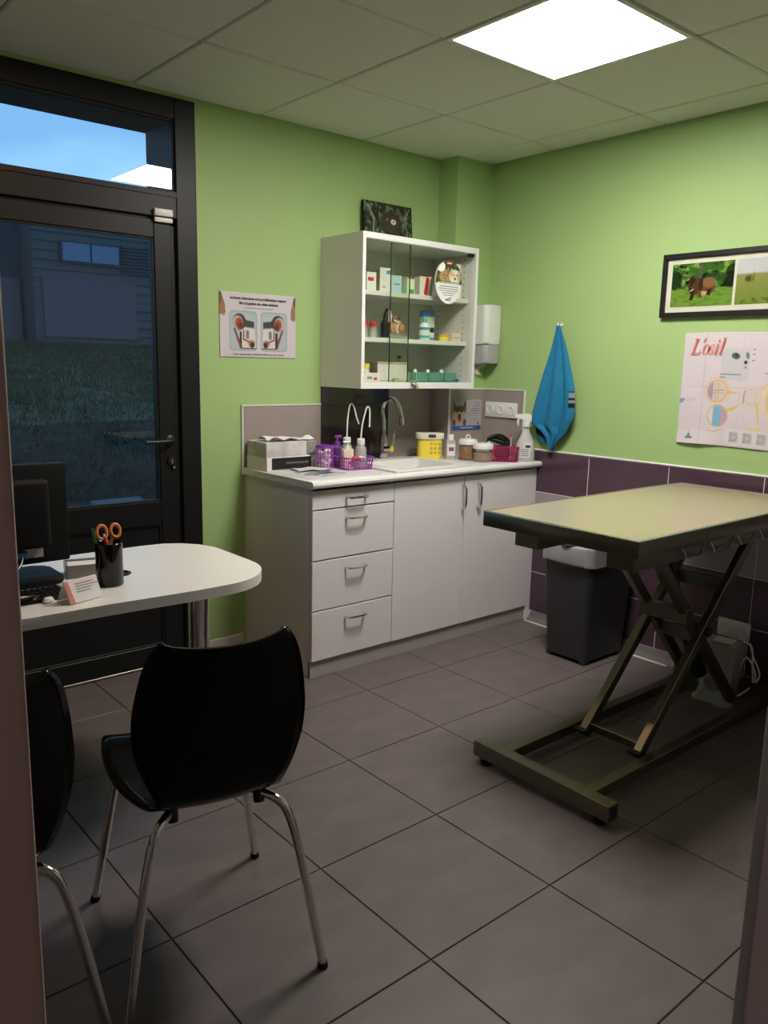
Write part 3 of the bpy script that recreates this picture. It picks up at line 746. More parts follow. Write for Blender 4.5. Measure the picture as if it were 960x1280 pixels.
# canvas on the cabinet
def pic_forest():
    p = Pic(80, 54, 1.5, (40, 46, 34)); u, v = p.u, p.v
    n = fbm(u*1.4, v, 9, 11); p.put(np.clip((n-.52)*5, 0, 1), (120, 128, 104), .8); n = fbm(u, v*.4, 16, 14); p.put(np.clip((n-.58)*6, 0, 1), (150, 156, 138), .7)
    p.ellipse(.55, .52, .22, .30, (58, 52, 40), .9); p.ellipse(.55, .52, .16, .22, (70, 62, 48), .8)
    p.ellipse(.60, .58, .055, .065, (215, 218, 200)); p.ellipse(.605, .585, .02, .025, (90, 90, 70)); p.ellipse(.47, .62, .03, .03, (120, 110, 90))
    p.line([(.08, .9), (.2, .6), (.16, .1)], .03, (168, 172, 150), .7); p.line([(.95, .95), (.85, .7), (.9, .2)], .02, (150, 152, 136), .7)
    return p
cv = thing('canvas_print', 'dark forest picture leaning on top of the wall cabinet', 'picture', (-.838, -.055, 2.007), 0, None, (-.10, 0, 0))
MB().box(0, .001, 0, .325, .018, .212, .001, 1).obj('board', BLACKM, cv)
sheet('print', pic_forest(), .325, .212, PRINTG, cv, None, (0, 0, 0))

# ================================================================== WALL THINGS
# ear poster on the back wall
def pic_ear():
    p = Pic(150, 104, 1.44, (205, 198, 200))
    p.poly([(0, 1), (.02, 1), (.07, .80), (.075, .68), (.06, .64), (0, .65)], (150, 110, 84)); p.poly([(0, 1), (.03, .96), (.03, .85), (0, .80)], (110, 84, 60))
    p.poly([(1, 1), (.975, .98), (.93, .75), (.93, .63), (.96, .60), (1, .61)], (150, 116, 90)); p.poly([(1, 1), (.965, .93), (.97, .85), (1, .82)], (80, 66, 56))
    for s in (0, 1):
        f = (lambda x: x) if not s else (lambda x: 1-x)
        a, b = sorted((f(.12), f(.475)))
        p.rrect(a, .10, b, .72, .06, (150, 165, 172)); p.rrect(a+.012, .12, b-.012, .70, .05, (172, 184, 188))
        for k in range(5): p.rect(a+.05, .62-.09*k, b-.05, .628-.09*k, (190, 200, 203), .8)
        p.poly([(f(.25), .48), (f(.44), .46), (f(.44), .56), (f(.33), .58), (f(.30), .64)], (62, 60, 60))
        p.ellipse(f(.245), .55, .085, .125, (58, 52, 50)); p.ellipse(f(.225), .54, .070, .105, (182, 168, 160)); p.ellipse(f(.245), .53, .05, .085, (150, 82, 62)); p.ellipse(f(.255), .50, .036, .07, (140, 50, 34))
        p.ellipse(f(.262), .49, .018, .045, (84, 34, 28)); p.poly([(f(.19), .46), (f(.28), .18), (f(.25), .14), (f(.17), .44)], (120, 74, 56))
        p.poly([(f(.27), .42), (f(.32), .46), (f(.44), .44), (f(.46), .14), (f(.27), .14)], (214, 206, 200)); p.poly([(f(.25), .40), (f(.28), .40), (f(.28), .14), (f(.255), .14)], (52, 46, 46))
        p.line([(f(.30), .42), (f(.30), .28), (f(.38), .24), (f(.42), .20)], .012, (120, 70, 60)); p.rrect(min(f(.33), f(.37)), .29, max(f(.33), f(.37)), .42, .02, (120, 116, 116))
        p.ellipse(f(.41), .20, .035, .05, (44, 36, 34)); p.ellipse(f(.40), .22, .05, .06, (170, 110, 80), .5); p.ellipse(f(.415), .195, .018, .03, (26, 20, 20)); p.line([(f(.26), .14), (f(.46), .14)], .008, (120, 60, 60))
    return p
pe = thing('ear_poster', 'white poster with two ear canal drawings on the green wall', 'poster', (-1.642, -.004, 1.421))
sheet('paper', pic_ear(), .416, .294, PRINT, pe, None, (0, 0, 0), None, .0012)
text('title', 'La bonne observance est la problématique majeure', .0185, INK, pe, (.208, -.001, .263), align='CENTER', bold=.0005, sx=.80)
text('title', 'liée à la gestion des otites externes', .0185, INK, pe, (.208, -.001, .241), align='CENTER', bold=.0005, sx=.80)
text('subtitle', 'Pour une meilleure observance du traitement', .010, INKG, pe, (.208, -.001, .224), align='CENTER', sx=.85)
text('footer', 'Cette représentation schématique illustre une otite externe', .0125, INK, pe, (.208, -.001, .010), align='CENTER', sx=.92)

# framed photographs on the right wall (facing -X)
fp = thing('picture_frame', 'black frame with an elephant and a savanna photograph in a white mount', 'picture', (-.002, -1.243, 1.643), -PI/2)
FWD, FHT = .98, .282
f1 = MB()
for q in ((0, 0, FWD, .022), (0, FHT-.022, FWD, FHT), (0, .022, .022, FHT-.022), (FWD-.022, .022, FWD, FHT-.022)): f1.box(q[0], -.024, q[1], q[2], 0, q[3], .002, 1)
f1.obj('frame', BLACKP, fp)
MB().box(.02, -.010, .02, FWD-.02, -.004, FHT-.02).obj('mount', mat('cream_mount', (.78, .73, .66), .8), fp)
def pic_elephant():
    p = Pic(110, 66, 1.6, (120, 150, 60)); u, v = p.u, p.v
    n = fbm(u, v, 10, 2); p.put((v > .42).astype(float), (60, 98, 36)); p.put((v > .42)*np.clip((n-.48)*6, 0, 1), (128, 168, 74)); p.put((v > .42)*np.clip((fbm(u, v, 7, 8)-.52)*7, 0, 1), (18, 34, 16))
    p.put((v <= .42)*np.clip((fbm(u, v*2, 12, 6)-.5)*5, 0, 1), (86, 128, 40)); p.ellipse(.06, .62, .10, .22, (22, 40, 20), .8); p.ellipse(.96, .66, .10, .26, (16, 30, 16), .85); p.ellipse(.72, .66, .18, .10, (40, 74, 28), .8)
    p.rect(.45, .55, .50, .98, (92, 88, 84), .9); p.ellipse(.20, .56, .03, .08, (150, 150, 110), .7)
    b, d, r = (112, 72, 44), (54, 34, 26), (150, 110, 76)
    p.ellipse(.58, .45, .15, .20, b); p.ellipse(.62, .54, .11, .12, r, .7); p.ellipse(.40, .47, .12, .20, (90, 56, 36)); p.ellipse(.34, .60, .05, .09, d); p.ellipse(.49, .50, .035, .16, d, .8)
    p.poly([(.31, .45), (.38, .40), (.39, .22), (.36, .14), (.31, .14), (.33, .25)], d); p.poly([(.44, .36), (.52, .36), (.52, .20), (.47, .18)], (120, 70, 46)); p.poly([(.56, .36), (.67, .40), (.64, .22), (.58, .30)], d)
    p.poly([(.50, .34), (.60, .34), (.58, .26), (.52, .24)], (176, 182, 120)); p.line([(.33, .36), (.37, .40)], .012, (225, 220, 205)); p.ellipse(.33, .49, .015, .02, (20, 14, 12))
    return p
def pic_savanna():
    p = Pic(90, 60, 1.6, (196, 192, 204)); u, v = p.u, p.v
    p.put(np.clip((.69-v)/.04, 0, 1), (150, 148, 92)); p.put(np.clip((.60-v)/.5, 0, 1), (120, 140, 56)); p.put((v < .66)*np.clip((fbm(u, v*4, 12, 3)-.5)*4, 0, 1), (150, 152, 84), .6); p.put((v < .15)*np.clip((fbm(u, v, 18, 9)-.5)*5, 0, 1), (78, 92, 36), .8)
    p.ellipse(.20, .56, .075, .08, (116, 106, 62), .8); p.ellipse(.18, .56, .04, .06, (76, 66, 40), .8); p.line([(.26, .73), (.27, .60)], .008, (110, 100, 70)); p.put((v > .69)*np.clip(fbm(u, v, 4, 7), 0, 1), (225, 222, 230), .7)
    return p
sheet('photograph', pic_elephant(), .294, .190, PRINTG, fp, 'photograph of a brown elephant in grass', (.046, -.0108, .046))
sheet('photograph', pic_savanna(), .290, .190, PRINTG, fp, 'photograph of a pale savanna', (.352, -.0108, .046))
sheet('photograph', pic_forest(), .288, .190, PRINTG, fp, None, (.652, -.0108, .046))
MB().box(.022, -.0135, .022, FWD-.022, -.0125, FHT-.022).obj('glass', CGLASS, fp)

# eye anatomy poster
def pic_eye():
    p = Pic(230, 190, 1.37, (208, 198, 202)); u, v = p.u, p.v
    PW, PH = .66, .48
    A = lambda y: (y)/PW
    p.put(np.exp(-((u-.166)/.004)**2), (180, 172, 178), .6); p.put(np.exp(-((u-.42)/.004)**2), (190, 182, 188), .4); p.put(np.exp(-((v-.52)/.006)**2), (186, 178, 184), .6)
    p.put(np.clip((fbm(u, v, 5, 4)-.5)*2, 0, 1), (214, 206, 212), .6)
    p.rect(.275, .58, .47, .86, (186, 188, 190), .55)
    p.ellipse(.375, .795, .03, .028, (72, 92, 84), rot=-10); p.ellipse(.378, .798, .012, .014, (30, 40, 36)); p.ellipse(.455, .80, .012, .03, (110, 120, 118), rot=15); p.ellipse(.445, .742, .012, .016, (36, 38, 40)); p.ellipse(.448, .70, .006, .012, (120, 120, 122))
    p.rect(.275, .628, .42, .638, (120, 124, 132), .9); p.rect(.275, .604, .315, .612, (130, 134, 140), .9); p.rect(.06, .818, .14, .826, (120, 124, 132), .8); p.rect(.06, .797, .095, .804, (130, 130, 140), .8)
    for yy in (.90, .86): p.rect(.485, yy-.05, .505, yy-.042, (150, 140, 146))
    p.rect(.485, .755, .505, .764, (190, 110, 110))
    # first cell circle
    p.ellipse(.268, .485, .074, .102, (222, 204, 160)); p.ellipse(.268, .485, .065, .090, (206, 190, 178))
    p.put(((((u-.268)*1.37)**2+(v-.485)**2 < .0086) & (u < .236)).astype(float), (172, 140, 182)); p.ring(.268, .485, .096, .006, (206, 170, 100))
    for k in range(3): p.line([(.235+.02*k, .41), (.235+.02*k, .56)], .003, (170, 150, 130), .7)
    p.line([(.22, .485), (.32, .495)], .003, (150, 120, 120), .8); p.line([(.22, .465), (.31, .47)], .003, (150, 120, 120), .6)
    p.poly([(.33, .50), (.345, .46), (.43, .478), (.37, .49)], (214, 184, 96)); p.ring(.268, .485, .120, .003, (200, 160, 120), .6)
    # second circle
    p.ellipse(.284, .265, .072, .098, (214, 204, 200)); disc = ((u-.284)*1.37)**2+(v-.265)**2 < .0090
    p.put((disc & (u > .248) & (u < .305)).astype(float), (120, 172, 200)); p.put((disc & (u >= .305)).astype(float), (184, 154, 178)); p.put((disc & (u < .248)).astype(float), (216, 206, 196)); p.ring(.284, .265, .096, .005, (204, 176, 130))
    p.poly([(.335, .33), (.345, .30), (.40, .33), (.43, .38), (.38, .345)], (214, 184, 96)); p.line([(.22, .13), (.27, .12), (.32, .15)], .003, (200, 140, 110), .8)
    # central globe and rays
    p.rrect(.46, .37, .545, .52, .06, (206, 186, 172)); p.ring(.495, .445, .098, .004, (216, 190, 120), .8); p.line([(.455, .39), (.452, .45), (.458, .50)], .005, (140, 140, 150)); p.rrect(.468, .385, .535, .505, .05, (210, 196, 188))
    p.poly([(.545, .50), (.62, .57), (.72, .60), (.62, .58), (.548, .52)], (216, 190, 110)); p.poly([(.535, .40), (.552, .40), (.572, .22), (.565, .21)], (216, 190, 96)); p.poly([(.50, .16), (.60, .15), (.58, .19), (.51, .18)], (220, 200, 140))
    p.ellipse(.70, .42, .12, .18, (222, 200, 140), .9); p.ellipse(.70, .42, .10, .15, (206, 180, 166), .9); p.ellipse(.66, .42, .03, .07, (120, 150, 170), .8); p.rect(.62, .34, .64, .44, (206, 178, 90), .8)
    p.line([(.58, .66), (.62, .64), (.68, .67)], .004, (140, 120, 110), .8); p.ellipse(.86, .30, .09, .12, (190, 150, 160), .8); p.ring(.86, .30, .12, .005, (206, 170, 100)); p.ellipse(.86, .66, .09, .12, (150, 180, 196), .8); p.ring(.86, .66, .12, .005, (206, 170, 100))
    # bottom strip of sketches
    p.rrect(.35, .02, .97, .155, .01, (214, 206, 204)); 
    for k in range(6): p.rrect(.378+.095*k, .04, .44+.095*k, .135, .01, (186, 180, 182)); p.ring(.41+.095*k, .088, .03, .004, (150, 146, 150)); p.rect(.383+.095*k, .118, .392+.095*k, .13, (120, 118, 124)); p.rect(.383+.095*k, .048, .392+.095*k, .06, (120, 118, 124))
    # corner marks
    p.poly([(.0, .41), (.045, .41), (.02, .37), (0, .365)], (120, 150, 176)); p.rect(.05, .40, .12, .407, (170, 168, 176)); p.rect(.05, .385, .10, .391, (180, 178, 186))
    p.ellipse(.09, .055, .028, .012, (110, 120, 140)); p.line([(.075, .05), (.09, .09), (.098, .06), (.115, .055)], .007, (100, 112, 134)); p.line([(.09, .09), (.088, .12)], .003, (180, 150, 170))
    return p
po = thing('eye_poster', 'large creased white eye anatomy chart titled in coral letters', 'poster', (-.004, -1.376, 1.072), -PI/2)
def poster_fn(u, v):
    x = .66*u + .012*(1-v)*(1-u)*0; z = .50*v + .002*np.sin(u*7)
    y = -.002 - .010*np.clip(.12-v, 0, 1)/.12*np.clip(np.sin(u*9+.4), 0, 1) - .003*np.exp(-((u-.166)/.02)**2)
    return x, y, z
pp = pic_eye(); sheet('paper', pp, .66, .5, PRINT, po, None, (0, 0, 0), poster_fn, .0008)
# title in italic serif letters, drawn as outlines
def italic(polys, s, k=.28): return [[((x+y*k)*s, y*s) for x, y in P] for P in polys]
def ring_poly(cx, cy, rx, ry, tx, ty, a0=0, a1=360, n=20):
    o = [(cx+rx*math.cos(math.radians(a0+(a1-a0)*i/n)), cy+ry*math.sin(math.radians(a0+(a1-a0)*i/n))) for i in range(n+1)]
    inn = [(cx+(rx-tx)*math.cos(math.radians(a0+(a1-a0)*i/n)), cy+(ry-ty)*math.sin(math.radians(a0+(a1-a0)*i/n))) for i in range(n+1)]
    return [[o[i], o[i+1], inn[i+1], inn[i]] for i in range(n)]
tl = []
tl += [[(.10, 0), (.22, 0), (.22, 1), (.10, 1)], [(-.02, 0), (.62, 0), (.62, .05), (-.02, .05)], [(0, .95), (.34, .95), (.34, 1), (0, 1)], [(.56, 0), (.62, 0), (.64, .30), (.60, .30)]]
tl += [[(.66, .74), (.72, .74), (.80, 1.02), (.68, 1.02)]]
tl += ring_poly(1.00, .32, .22, .33, .09, .035) + ring_poly(1.36, .32, .20, .33, .085, .035, 40, 350) + [[(1.18, .33), (1.56, .33), (1.56, .38), (1.18, .38)]]
tl += [[(1.66, .03), (1.77, .03), (1.77, .64), (1.66, .64)], [(1.60, .60), (1.70, .60), (1.70, .65), (1.60, .65)], [(1.66, 0), (1.86, .0), (1.86, .06), (1.66, .06)]] + [[(1.715+.07*math.cos(a*PI/6), .86+.075*math.sin(a*PI/6)) for a in range(12)]]
tl += [[(1.98, .03), (2.09, .03), (2.09, 1.04), (1.98, 1.04)], [(1.90, 1.0), (2.02, 1.0), (2.02, 1.05), (1.90, 1.05)], [(1.98, 0), (2.18, 0), (2.18, .06), (1.98, .06)]]
tb = MB()
for q in italic(tl, .069): tb.bm.faces.new([tb.bm.verts.new((x, 0, z)) for x, z in q])
tb.obj('title', INKR, po, 'coral title lettering', (.034, -.0085, .405), None, 0)

# dog leaflet on the pier
def pic_dog():
    p = Pic(110, 84, 1.35, (176, 168, 172)); u, v = p.u, p.v
    p.put(((u < .47) & (v > .13)).astype(float), (150, 146, 146)); p.put(((u < .47))*np.clip((fbm(u, v, 6, 4)-.4)*2, 0, 1)*(v > .13), (120, 116, 112), .6)
    fu, li, dk = (132, 104, 80), (200, 180, 156), (44, 34, 30)
    p.poly([(.03, .96), (.02, .62), (.16, .72)], dk); p.poly([(.44, .98), (.30, .72), (.45, .62)], dk); p.poly([(.05, .90), (.05, .68), (.13, .74)], (120, 84, 66)); p.poly([(.42, .91), (.34, .74), (.42, .68)], (110, 78, 62))
    p.ellipse(.23, .58, .20, .24, fu); p.ellipse(.23, .68, .15, .12, (92, 72, 58)); p.ellipse(.10, .48, .10, .14, li); p.ellipse(.36, .48, .10, .14, li); p.ellipse(.23, .28, .20, .17, (186, 164, 140)); p.ellipse(.23, .45, .09, .17, (214, 196, 172))
    p.ellipse(.15, .60, .026, .024, (24, 18, 14)); p.ellipse(.31, .60, .026, .024, (24, 18, 14)); p.ellipse(.235, .50, .045, .035, (18, 15, 15)); p.ellipse(.235, .38, .06, .10, (70, 26, 26)); p.ellipse(.235, .35, .035, .07, (190, 90, 92)); p.ellipse(.06, .25, .05, .10, dk, .7); p.ellipse(.42, .25, .05, .10, dk, .7)
    p.rect(0, .0, 1, .14, (48, 92, 166)); p.rect(.28, .05, .72, .09, (170, 196, 226)); p.rect(.86, 0, 1, .14, (54, 66, 110))
    for a, b, y, c in ((.70, .95, .90, 120), (.74, .95, .80, 70), (.62, .95, .70, 80), (.62, .95, .62, 80), (.52, .95, .54, 120), (.55, .90, .47, 140), (.60, .92, .36, 150), (.60, .92, .30, 150)): p.rect(a, y-.012, b, y+.012, (c, c, c+6), .8)
    p.poly([(.86, .17), (.94, .17), (.90, .27)], (60, 50, 60))
    return p
dl = thing('dog_leaflet', 'leaflet with a wolf-like dog head on the tiled pier', 'poster', (-.268, -.1535, 1.044))
sheet('paper', pic_dog(), .232, .170, PRINT, dl, None, (0, 0, 0), None, .001)

# triple socket and double socket
def socket(name, label, y1, z0, z1, n, wdt, rz=-PI/2):
    t = thing(name, label, 'socket', (-.0095, y1, z0), rz); h = z1-z0
    MB().box(0, -.010, 0, wdt, 0, h, .003, 2).obj('plate', WPLAST, t)
    for k in range(n):
        cx = wdt*(k+.5)/n
        s = MB().lathe([(.026, 0), (.024, .004), (.0205, .004), (.019, -.006), (0, -.007)], 24).obj('outlet', WPLAST, t, None, (cx, -.0105, h/2), (PI/2, 0, 0))
        MB().cyl((-.009, 0, -.0075), (-.009, 0, -.0055), .003, n=8).cyl((.009, 0, -.0075), (.009, 0, -.0055), .003, n=8).obj('holes', INK, s)
        MB().cyl((0, .011, -.007), (0, .011, .004), .0025, n=8).obj('earth_pin', CHROME, s)
    return t
socket('triple_socket', 'white triple wall socket on the tiles above the counter', -.168, 1.120, 1.204, 3, .237)
socket('double_socket', 'white double wall socket low on the purple tiles', -1.667, .213, .297, 2, .150)

# towel on a hook
hk = thing('wall_hook', 'small white hook holding the blue towel', 'hook', (-.002, -.672, 1.625))
MB().lathe([(0, 0), (.008, 0), (.008, .006), (0, .008)], 16).obj('plate', WPLAST, hk, None, (0, 0, 0), (0, -PI/2, 0))
MB().tube([(-.004, 0, 0), (-.025, 0, -.008), (-.038, 0, -.002), (-.042, 0, .010)], .005, 8, 4).obj('peg', WPLAST, hk)
tw = thing('towel', 'blue terry towel with striped edge hanging from the hook', 'towel', (-.012, -.672, .97))
def towel_pic(fn):
    p = Pic(60, 90, 1, (0, 112, 160)); return p
# front layer outline by height (local y = -Y_world offset, so left in view is +y)
hts = np.array([0, .06, .10, .13, .16, .20, .26, .33, .40, .48, .56, .62, .655])
lef = np.array([.010, .030, .066, .124, .121, .116, .100, .080, .062, .040, .022, .010, .008])
rig = np.array([-.050, -.085, -.098, -.105, -.142, -.156, -.150, -.140, -.128, -.104, -.072, -.035, -.008])
rig = np.array([-.004, -.060, -.105, -.118, -.140, -.153, -.152, -.142, -.118, -.090, -.056, -.026, -.008])
def twf(u, v):
    z = v*.65; a = np.interp(z, hts, lef); b = np.interp(z, hts, rig); y = a+(b-a)*u
    fold = .034*np.abs(np.sin(u*PI*2.6+.5+z*1.2))*(.35+.65*np.clip((z-.0)/.2, 0, 1))*np.clip((.66-z)/.5, .25, 1)
    return -.022-fold-.012*np.sin(v*PI), y, z
p = Pic(70, 100, 1, (38, 140, 186)); u, v = p.u, p.v
p.put(np.clip((fbm(u*2, v*3, 20, 3)-.45)*3, 0, 1), (30, 122, 170), .6)
for z0, z1, c in ((.272, .280, (18, 24, 30)), (.282, .306, (150, 168, 176)), (.256, .270, (150, 168, 176)), (.306, .314, (18, 24, 30)), (.232, .256, (16, 22, 28))):
    p.put(((v*.65 > z0) & (v*.65 < z1) & (u > .88)).astype(float), c)
o = sheet('front_fold', p, 1, 1, TOWEL, tw, None, (0, 0, 0), twf)
so = o.modifiers.new('thickness', 'SOLIDIFY'); so.thickness = .007
p = Pic(40, 50, 1, (34, 132, 180)); u, v = p.u, p.v
zz = .0+.30*v
for k, (a, b, c) in enumerate(((.22, .46, (10, 14, 18)), (.48, .60, (60, 80, 92)), (.62, .84, (12, 16, 20)))):
    d = v*.9+u*.25
    p.put(((d > a) & (d < b)).astype(float), c)
def twb(u, v):
    z = .035+.20*v; y = np.interp(z, [.035, .07, .10, .14, .25], [.085, .112, .124, .116, .09])-(.10)*u; return -.012-.006*np.sin(u*8), y, z
o = sheet('rear_fold', p, 1, 1, TOWEL, tw, None, (0, 0, 0), twb); so = o.modifiers.new('thickness', 'SOLIDIFY'); so.thickness = .005

# paper dispenser on the right wall
dp = thing('paper_dispenser', 'white paper roll dispenser on the green wall beside the wall cabinet', 'dispenser', (0, -.165, 1.42))
MB().prism(rrect(-.135, -.092, -.0, .092, .03), .105, .318, 'z', .012).obj('cover', WPLAST, dp)
MB().prism(rrect(-.128, -.088, -.0, .088, .03), .0, .104, 'z', .01).obj('lower_cover', GPLAST, dp, 'translucent grey lower cover')
MB().cyl((-.07, 0, .002), (-.07, 0, -.02), .035, .028).obj('outlet', GPLAST, dp)
MB().grid(lambda u, v: (-.075-.02*math.sin(v*2.5), -.02+.04*u+.012*math.sin(v*4), -.015-.05*v), 4, 8).obj('paper_end', PAPER, dp, 'end of white paper roll')
MB().cyl((-.05, .0, .317), (-.05, .0, .345), .005).obj('knob', GPLAST, dp)

# ================================================================== COUNTER THINGS  (z .90)
ZC = .9005
# left stack
t = thing('lower_carton', 'flat white carton with a black end label under the glove box', 'box', (-1.39, -.108, ZC))
MB().box(-.125, -.09, 0, .125, .09, .062, .002, 1).obj('carton', PAPER, t)
MB().box(-.098, -.0915, .006, .124, -.0902, .060).obj('black_label', mat('black_card', (.010, .010, .011), .4), t)
text('lettering', 'EXAMINATION GLOVES', .013, INKG, t, (-.02, -.0925, .030), sx=.9)
t = thing('glove_box', 'marbled grey box of tissues on top of the flat carton', 'box', (-1.395, -.105, ZC+.0625))
MB().box(-.118, -.085, 0, .110, .085, .070, .002, 1).obj('carton', mat('marbled_card', (.55, .53, .52), .6, var=.3, vscale=14), t)
MB().grid(lambda u, v: (-.10+.20*u, -.07+.10*v, .071+.020*abs(math.sin(u*7+v*3))*(1-.6*u)+.004), 16, 8).obj('tissue', PAPER, t, 'crumpled white tissue on top')
t = thing('upright_carton', 'narrow grey upright carton with a white tissue on top', 'box', (-1.232, -.11, ZC), -.1)
MB().box(-.025, -.05, 0, .025, .05, .128, .002, 1).obj('carton', mat('grey_speckled_card', (.30, .29, .26), .7, var=.4, vscale=40), t)
MB().lathe([(0, .0), (.03, .0), (.036, .008), (.024, .018), (.010, .026), (0, .027)], 10, (-.006, -.02, .128), 1, .8).obj('tissue', PAPER, t, 'white tissue')
# purple pot with cotton balls
t = thing('cotton_pot', 'violet mesh pot filled with cotton balls', 'pot', (-1.213, -.235, ZC))
b = MB()
for k in range(5): b.tube([(.040*math.cos(a*PI/12), .040*math.sin(a*PI/12), .004+.024*k) for a in range(24)], .0022, 6, 0, closed=True)
for a in range(14): b.cyl((.040*math.cos(a*PI/7), .040*math.sin(a*PI/7), .004), (.042*math.cos(a*PI/7), .042*math.sin(a*PI/7), .112), .002, n=6)
b.lathe([(0, 0), (.040, 0), (.040, .005), (0, .005)]); b.obj('mesh_wall', LPURP, t)
MB().lathe([(.0435, .10), (.0445, .10), (.0445, .113), (.0435, .113), (.0435, .10)]).obj('rim', PURP, t)
b = MB(); rg = random.Random(5)
for k in range(34):
    a, r, z = rg.uniform(0, 2*PI), rg.uniform(.010, .0235), rg.uniform(.014, .088)
    b.lathe([(0, -.014), (.010, -.010), (.0145, 0), (.010, .010), (0, .014)], 8, (r*math.cos(a), r*math.sin(a), z))
o = b.obj('cotton_balls', COTTON, t)
# leaflets on the counter
def pic_leaf():
    p = Pic(90, 60, 1.5, (200, 198, 200)); u, v = p.u, p.v
    p.ellipse(.62, .5, .30, .22, (110, 118, 130), .8, rot=10); p.ellipse(.78, .42, .15, .12, (52, 60, 76), .9); p.ellipse(.5, .56, .14, .10, (150, 160, 172), .9); p.put(np.clip((fbm(u, v, 7, 3)-.5)*5, 0, 1)*(u > .3), (70, 82, 104), .7)
    for k in range(6): p.rect(.05, .85-.12*k, .26, .88-.12*k, (150, 150, 156))
    return p
lf2 = thing('leaflet', 'white leaflet with a dark picture lying flat near the counter edge', 'leaflet', (-1.50, -.50, ZC), .25)
sheet('paper', pic_leaf(), .285, .19, PRINT, lf2, None, (0, 0, 0), lambda u, v: (.285*u, .19*v, .0008+.002*np.sin(u*3)*0+0*u))
lf3 = thing('leaflet', 'plain crumpled leaflet behind the printed one on the counter', 'leaflet', (-1.40, -.30, ZC+.001), -.15)
sheet('paper', Pic(20, 14, 1.4, (205, 202, 204)), .2, .14, PRINT, lf3, None, (0, 0, 0), lambda u, v: (.18*u, .10*v, .002+.008*np.abs(np.sin(u*5+v*2))))
# wash basket with bottles
def mesh_basket(name, label, loc, rz, w, d, h, m, cat='basket', step=.016):
    t = thing(name, label, cat, loc, rz); b = MB()
    fl = 1.10
    def P(s, z): # s around perimeter 0..1
        per = 2*(w+d); q = s*per; k = 1+(fl-1)*z/h
        if q < w: x, y = -w/2+q, -d/2
        elif q < w+d: x, y = w/2, -d/2+q-w
        elif q < 2*w+d: x, y = w/2-(q-w-d), d/2
        else: x, y = -w/2, d/2-(q-2*w-d)
        return (x*k, y*k, z)
    per = 2*(w+d); n = int(per/step); cor = [0, w/per, (w+d)/per, (2*w+d)/per]
    for k in range(n): b.cyl(P(k/n, 0), P(k/n, h), .0024, n=5)
    nr = max(3, int(h/step)+1)
    for j in range(nr): b.tube([P(s, h*j/(nr-1)) for s in cor], .0024 if j < nr-1 else .004, 5, 0, closed=True)
    b.box(-w/2, -d/2, 0, w/2, d/2, .003); b.obj('mesh_wall', m, t)
    return t
mesh_basket('wash_basket', 'violet mesh basket holding the wash bottles', (-1.092, -.275, ZC), -.08, .135, .19, .058, LPURP)
def wash_bottle(label, x, y, path):
    t = thing('wash_bottle', label, 'bottle', (x, y, ZC+.004), 0, 'bent tube wash bottles')
    MB().lathe([(0, 0), (.026, 0), (.028, .004), (.028, .085), (.024, .10), (.014, .112), (.014, .116)]).obj('body', CLEARP, t)
    MB().lathe([(0, .002), (.0255, .002), (.0265, .05), (0, .05)]).obj('liquid', CLEARY, t)
    MB().lathe([(0, .112), (.019, .112), (.019, .138), (.016, .142), (0, .142)], 20).obj('cap', WPLAST, t)
    MB().tube(path, .0038, 8, 6).obj('tube', WPLAST, t, 'bent white tube')
wash_bottle('cloudy wash bottle with bent tube, the left of the pair', -1.078, -.235, [(0, 0, .14), (.002, 0, .22), (.012, -.002, .29), (.024, -.004, .304), (.036, -.006, .29), (.05, -.01, .24), (.064, -.012, .205)])
wash_bottle('yellowish wash bottle with bent tube, nearest the tap', -1.062, -.325, [(0, 0, .14), (.006, 0, .20), (.022, 0, .26), (.036, 0, .292), (.050, 0, .285), (.053, 0, .25), (.052, 0, .195)])
t = thing('soap_bottle', 'cream pump bottle in the violet basket', 'bottle', (-1.125, -.30, ZC+.004), -.3)
MB().prism(rrect(-.027, -.022, .027, .022, .008), 0, .092, 'z', .004).obj('body', mat('cream_soap', (.82, .68, .52), .4), t)
MB().lathe([(0, .092), (.014, .092), (.013, .104), (.005, .106), (.005, .122), (0, .122)], 16).box(-.022, -.007, .120, .016, .007, .130, .003, 1).obj('pump', WPLAST, t)
MB().prism([(-.01, .02), (.02, .02), (.014, .04)], -.0232, -.022, 'y').obj('print_mark', REDP, t)
t = thing('purple_pump_bottle', 'dark bottle with purple pump behind the cream one', 'bottle', (-1.115, -.205, ZC+.004), .2)
MB().lathe([(0, 0), (.026, 0), (.027, .09), (.014, .105), (0, .105)]).obj('body', mat('violet_soap', (.12, .05, .18), .3), t)
MB().lathe([(0, .10), (.015, .10), (.014, .118), (.006, .12), (.006, .138), (0, .138)], 16).box(-.014, -.008, .136, .03, .008, .150, .004, 1).obj('pump', PURP, t)
t = thing('red_capped_vial', 'small white vial with red cap lying in the violet basket', 'bottle', (-1.09, -.345, ZC+.05), -.2)
MB().cyl((-.03, 0, .0), (.0, 0, .004), .012).obj('cap', REDP, t); MB().cyl((.0, 0, .004), (.036, -.004, .0), .010, .008).obj('body', WPLAST, t)
# sharps bin
t = thing('sharps_bin', 'yellow medical waste tub with a cream lid', 'bin', (-.470, -.185, ZC), -.70)
MB().prism(rrect(-.066, -.050, .066, .050, .03), 0, .112, 'z', .004).obj('tub', YELLOW, t)
MB().prism(rrect(-.076, -.058, .076, .058, .034), .110, .140, 'z', .006).obj('lid', CREAM, t)
MB().box(-.01, -.06, .120, .03, -.0585, .136).obj('lid_mark', INK, t)
b = MB()
for k in range(3):
    for j in range(3): b.box(.0+.022*j, -.0512, .03+.024*k, .014+.022*j, -.0500, .044+.024*k)
b.obj('print_block', mat('brown_print', (.55, .42, .05), .6), t)
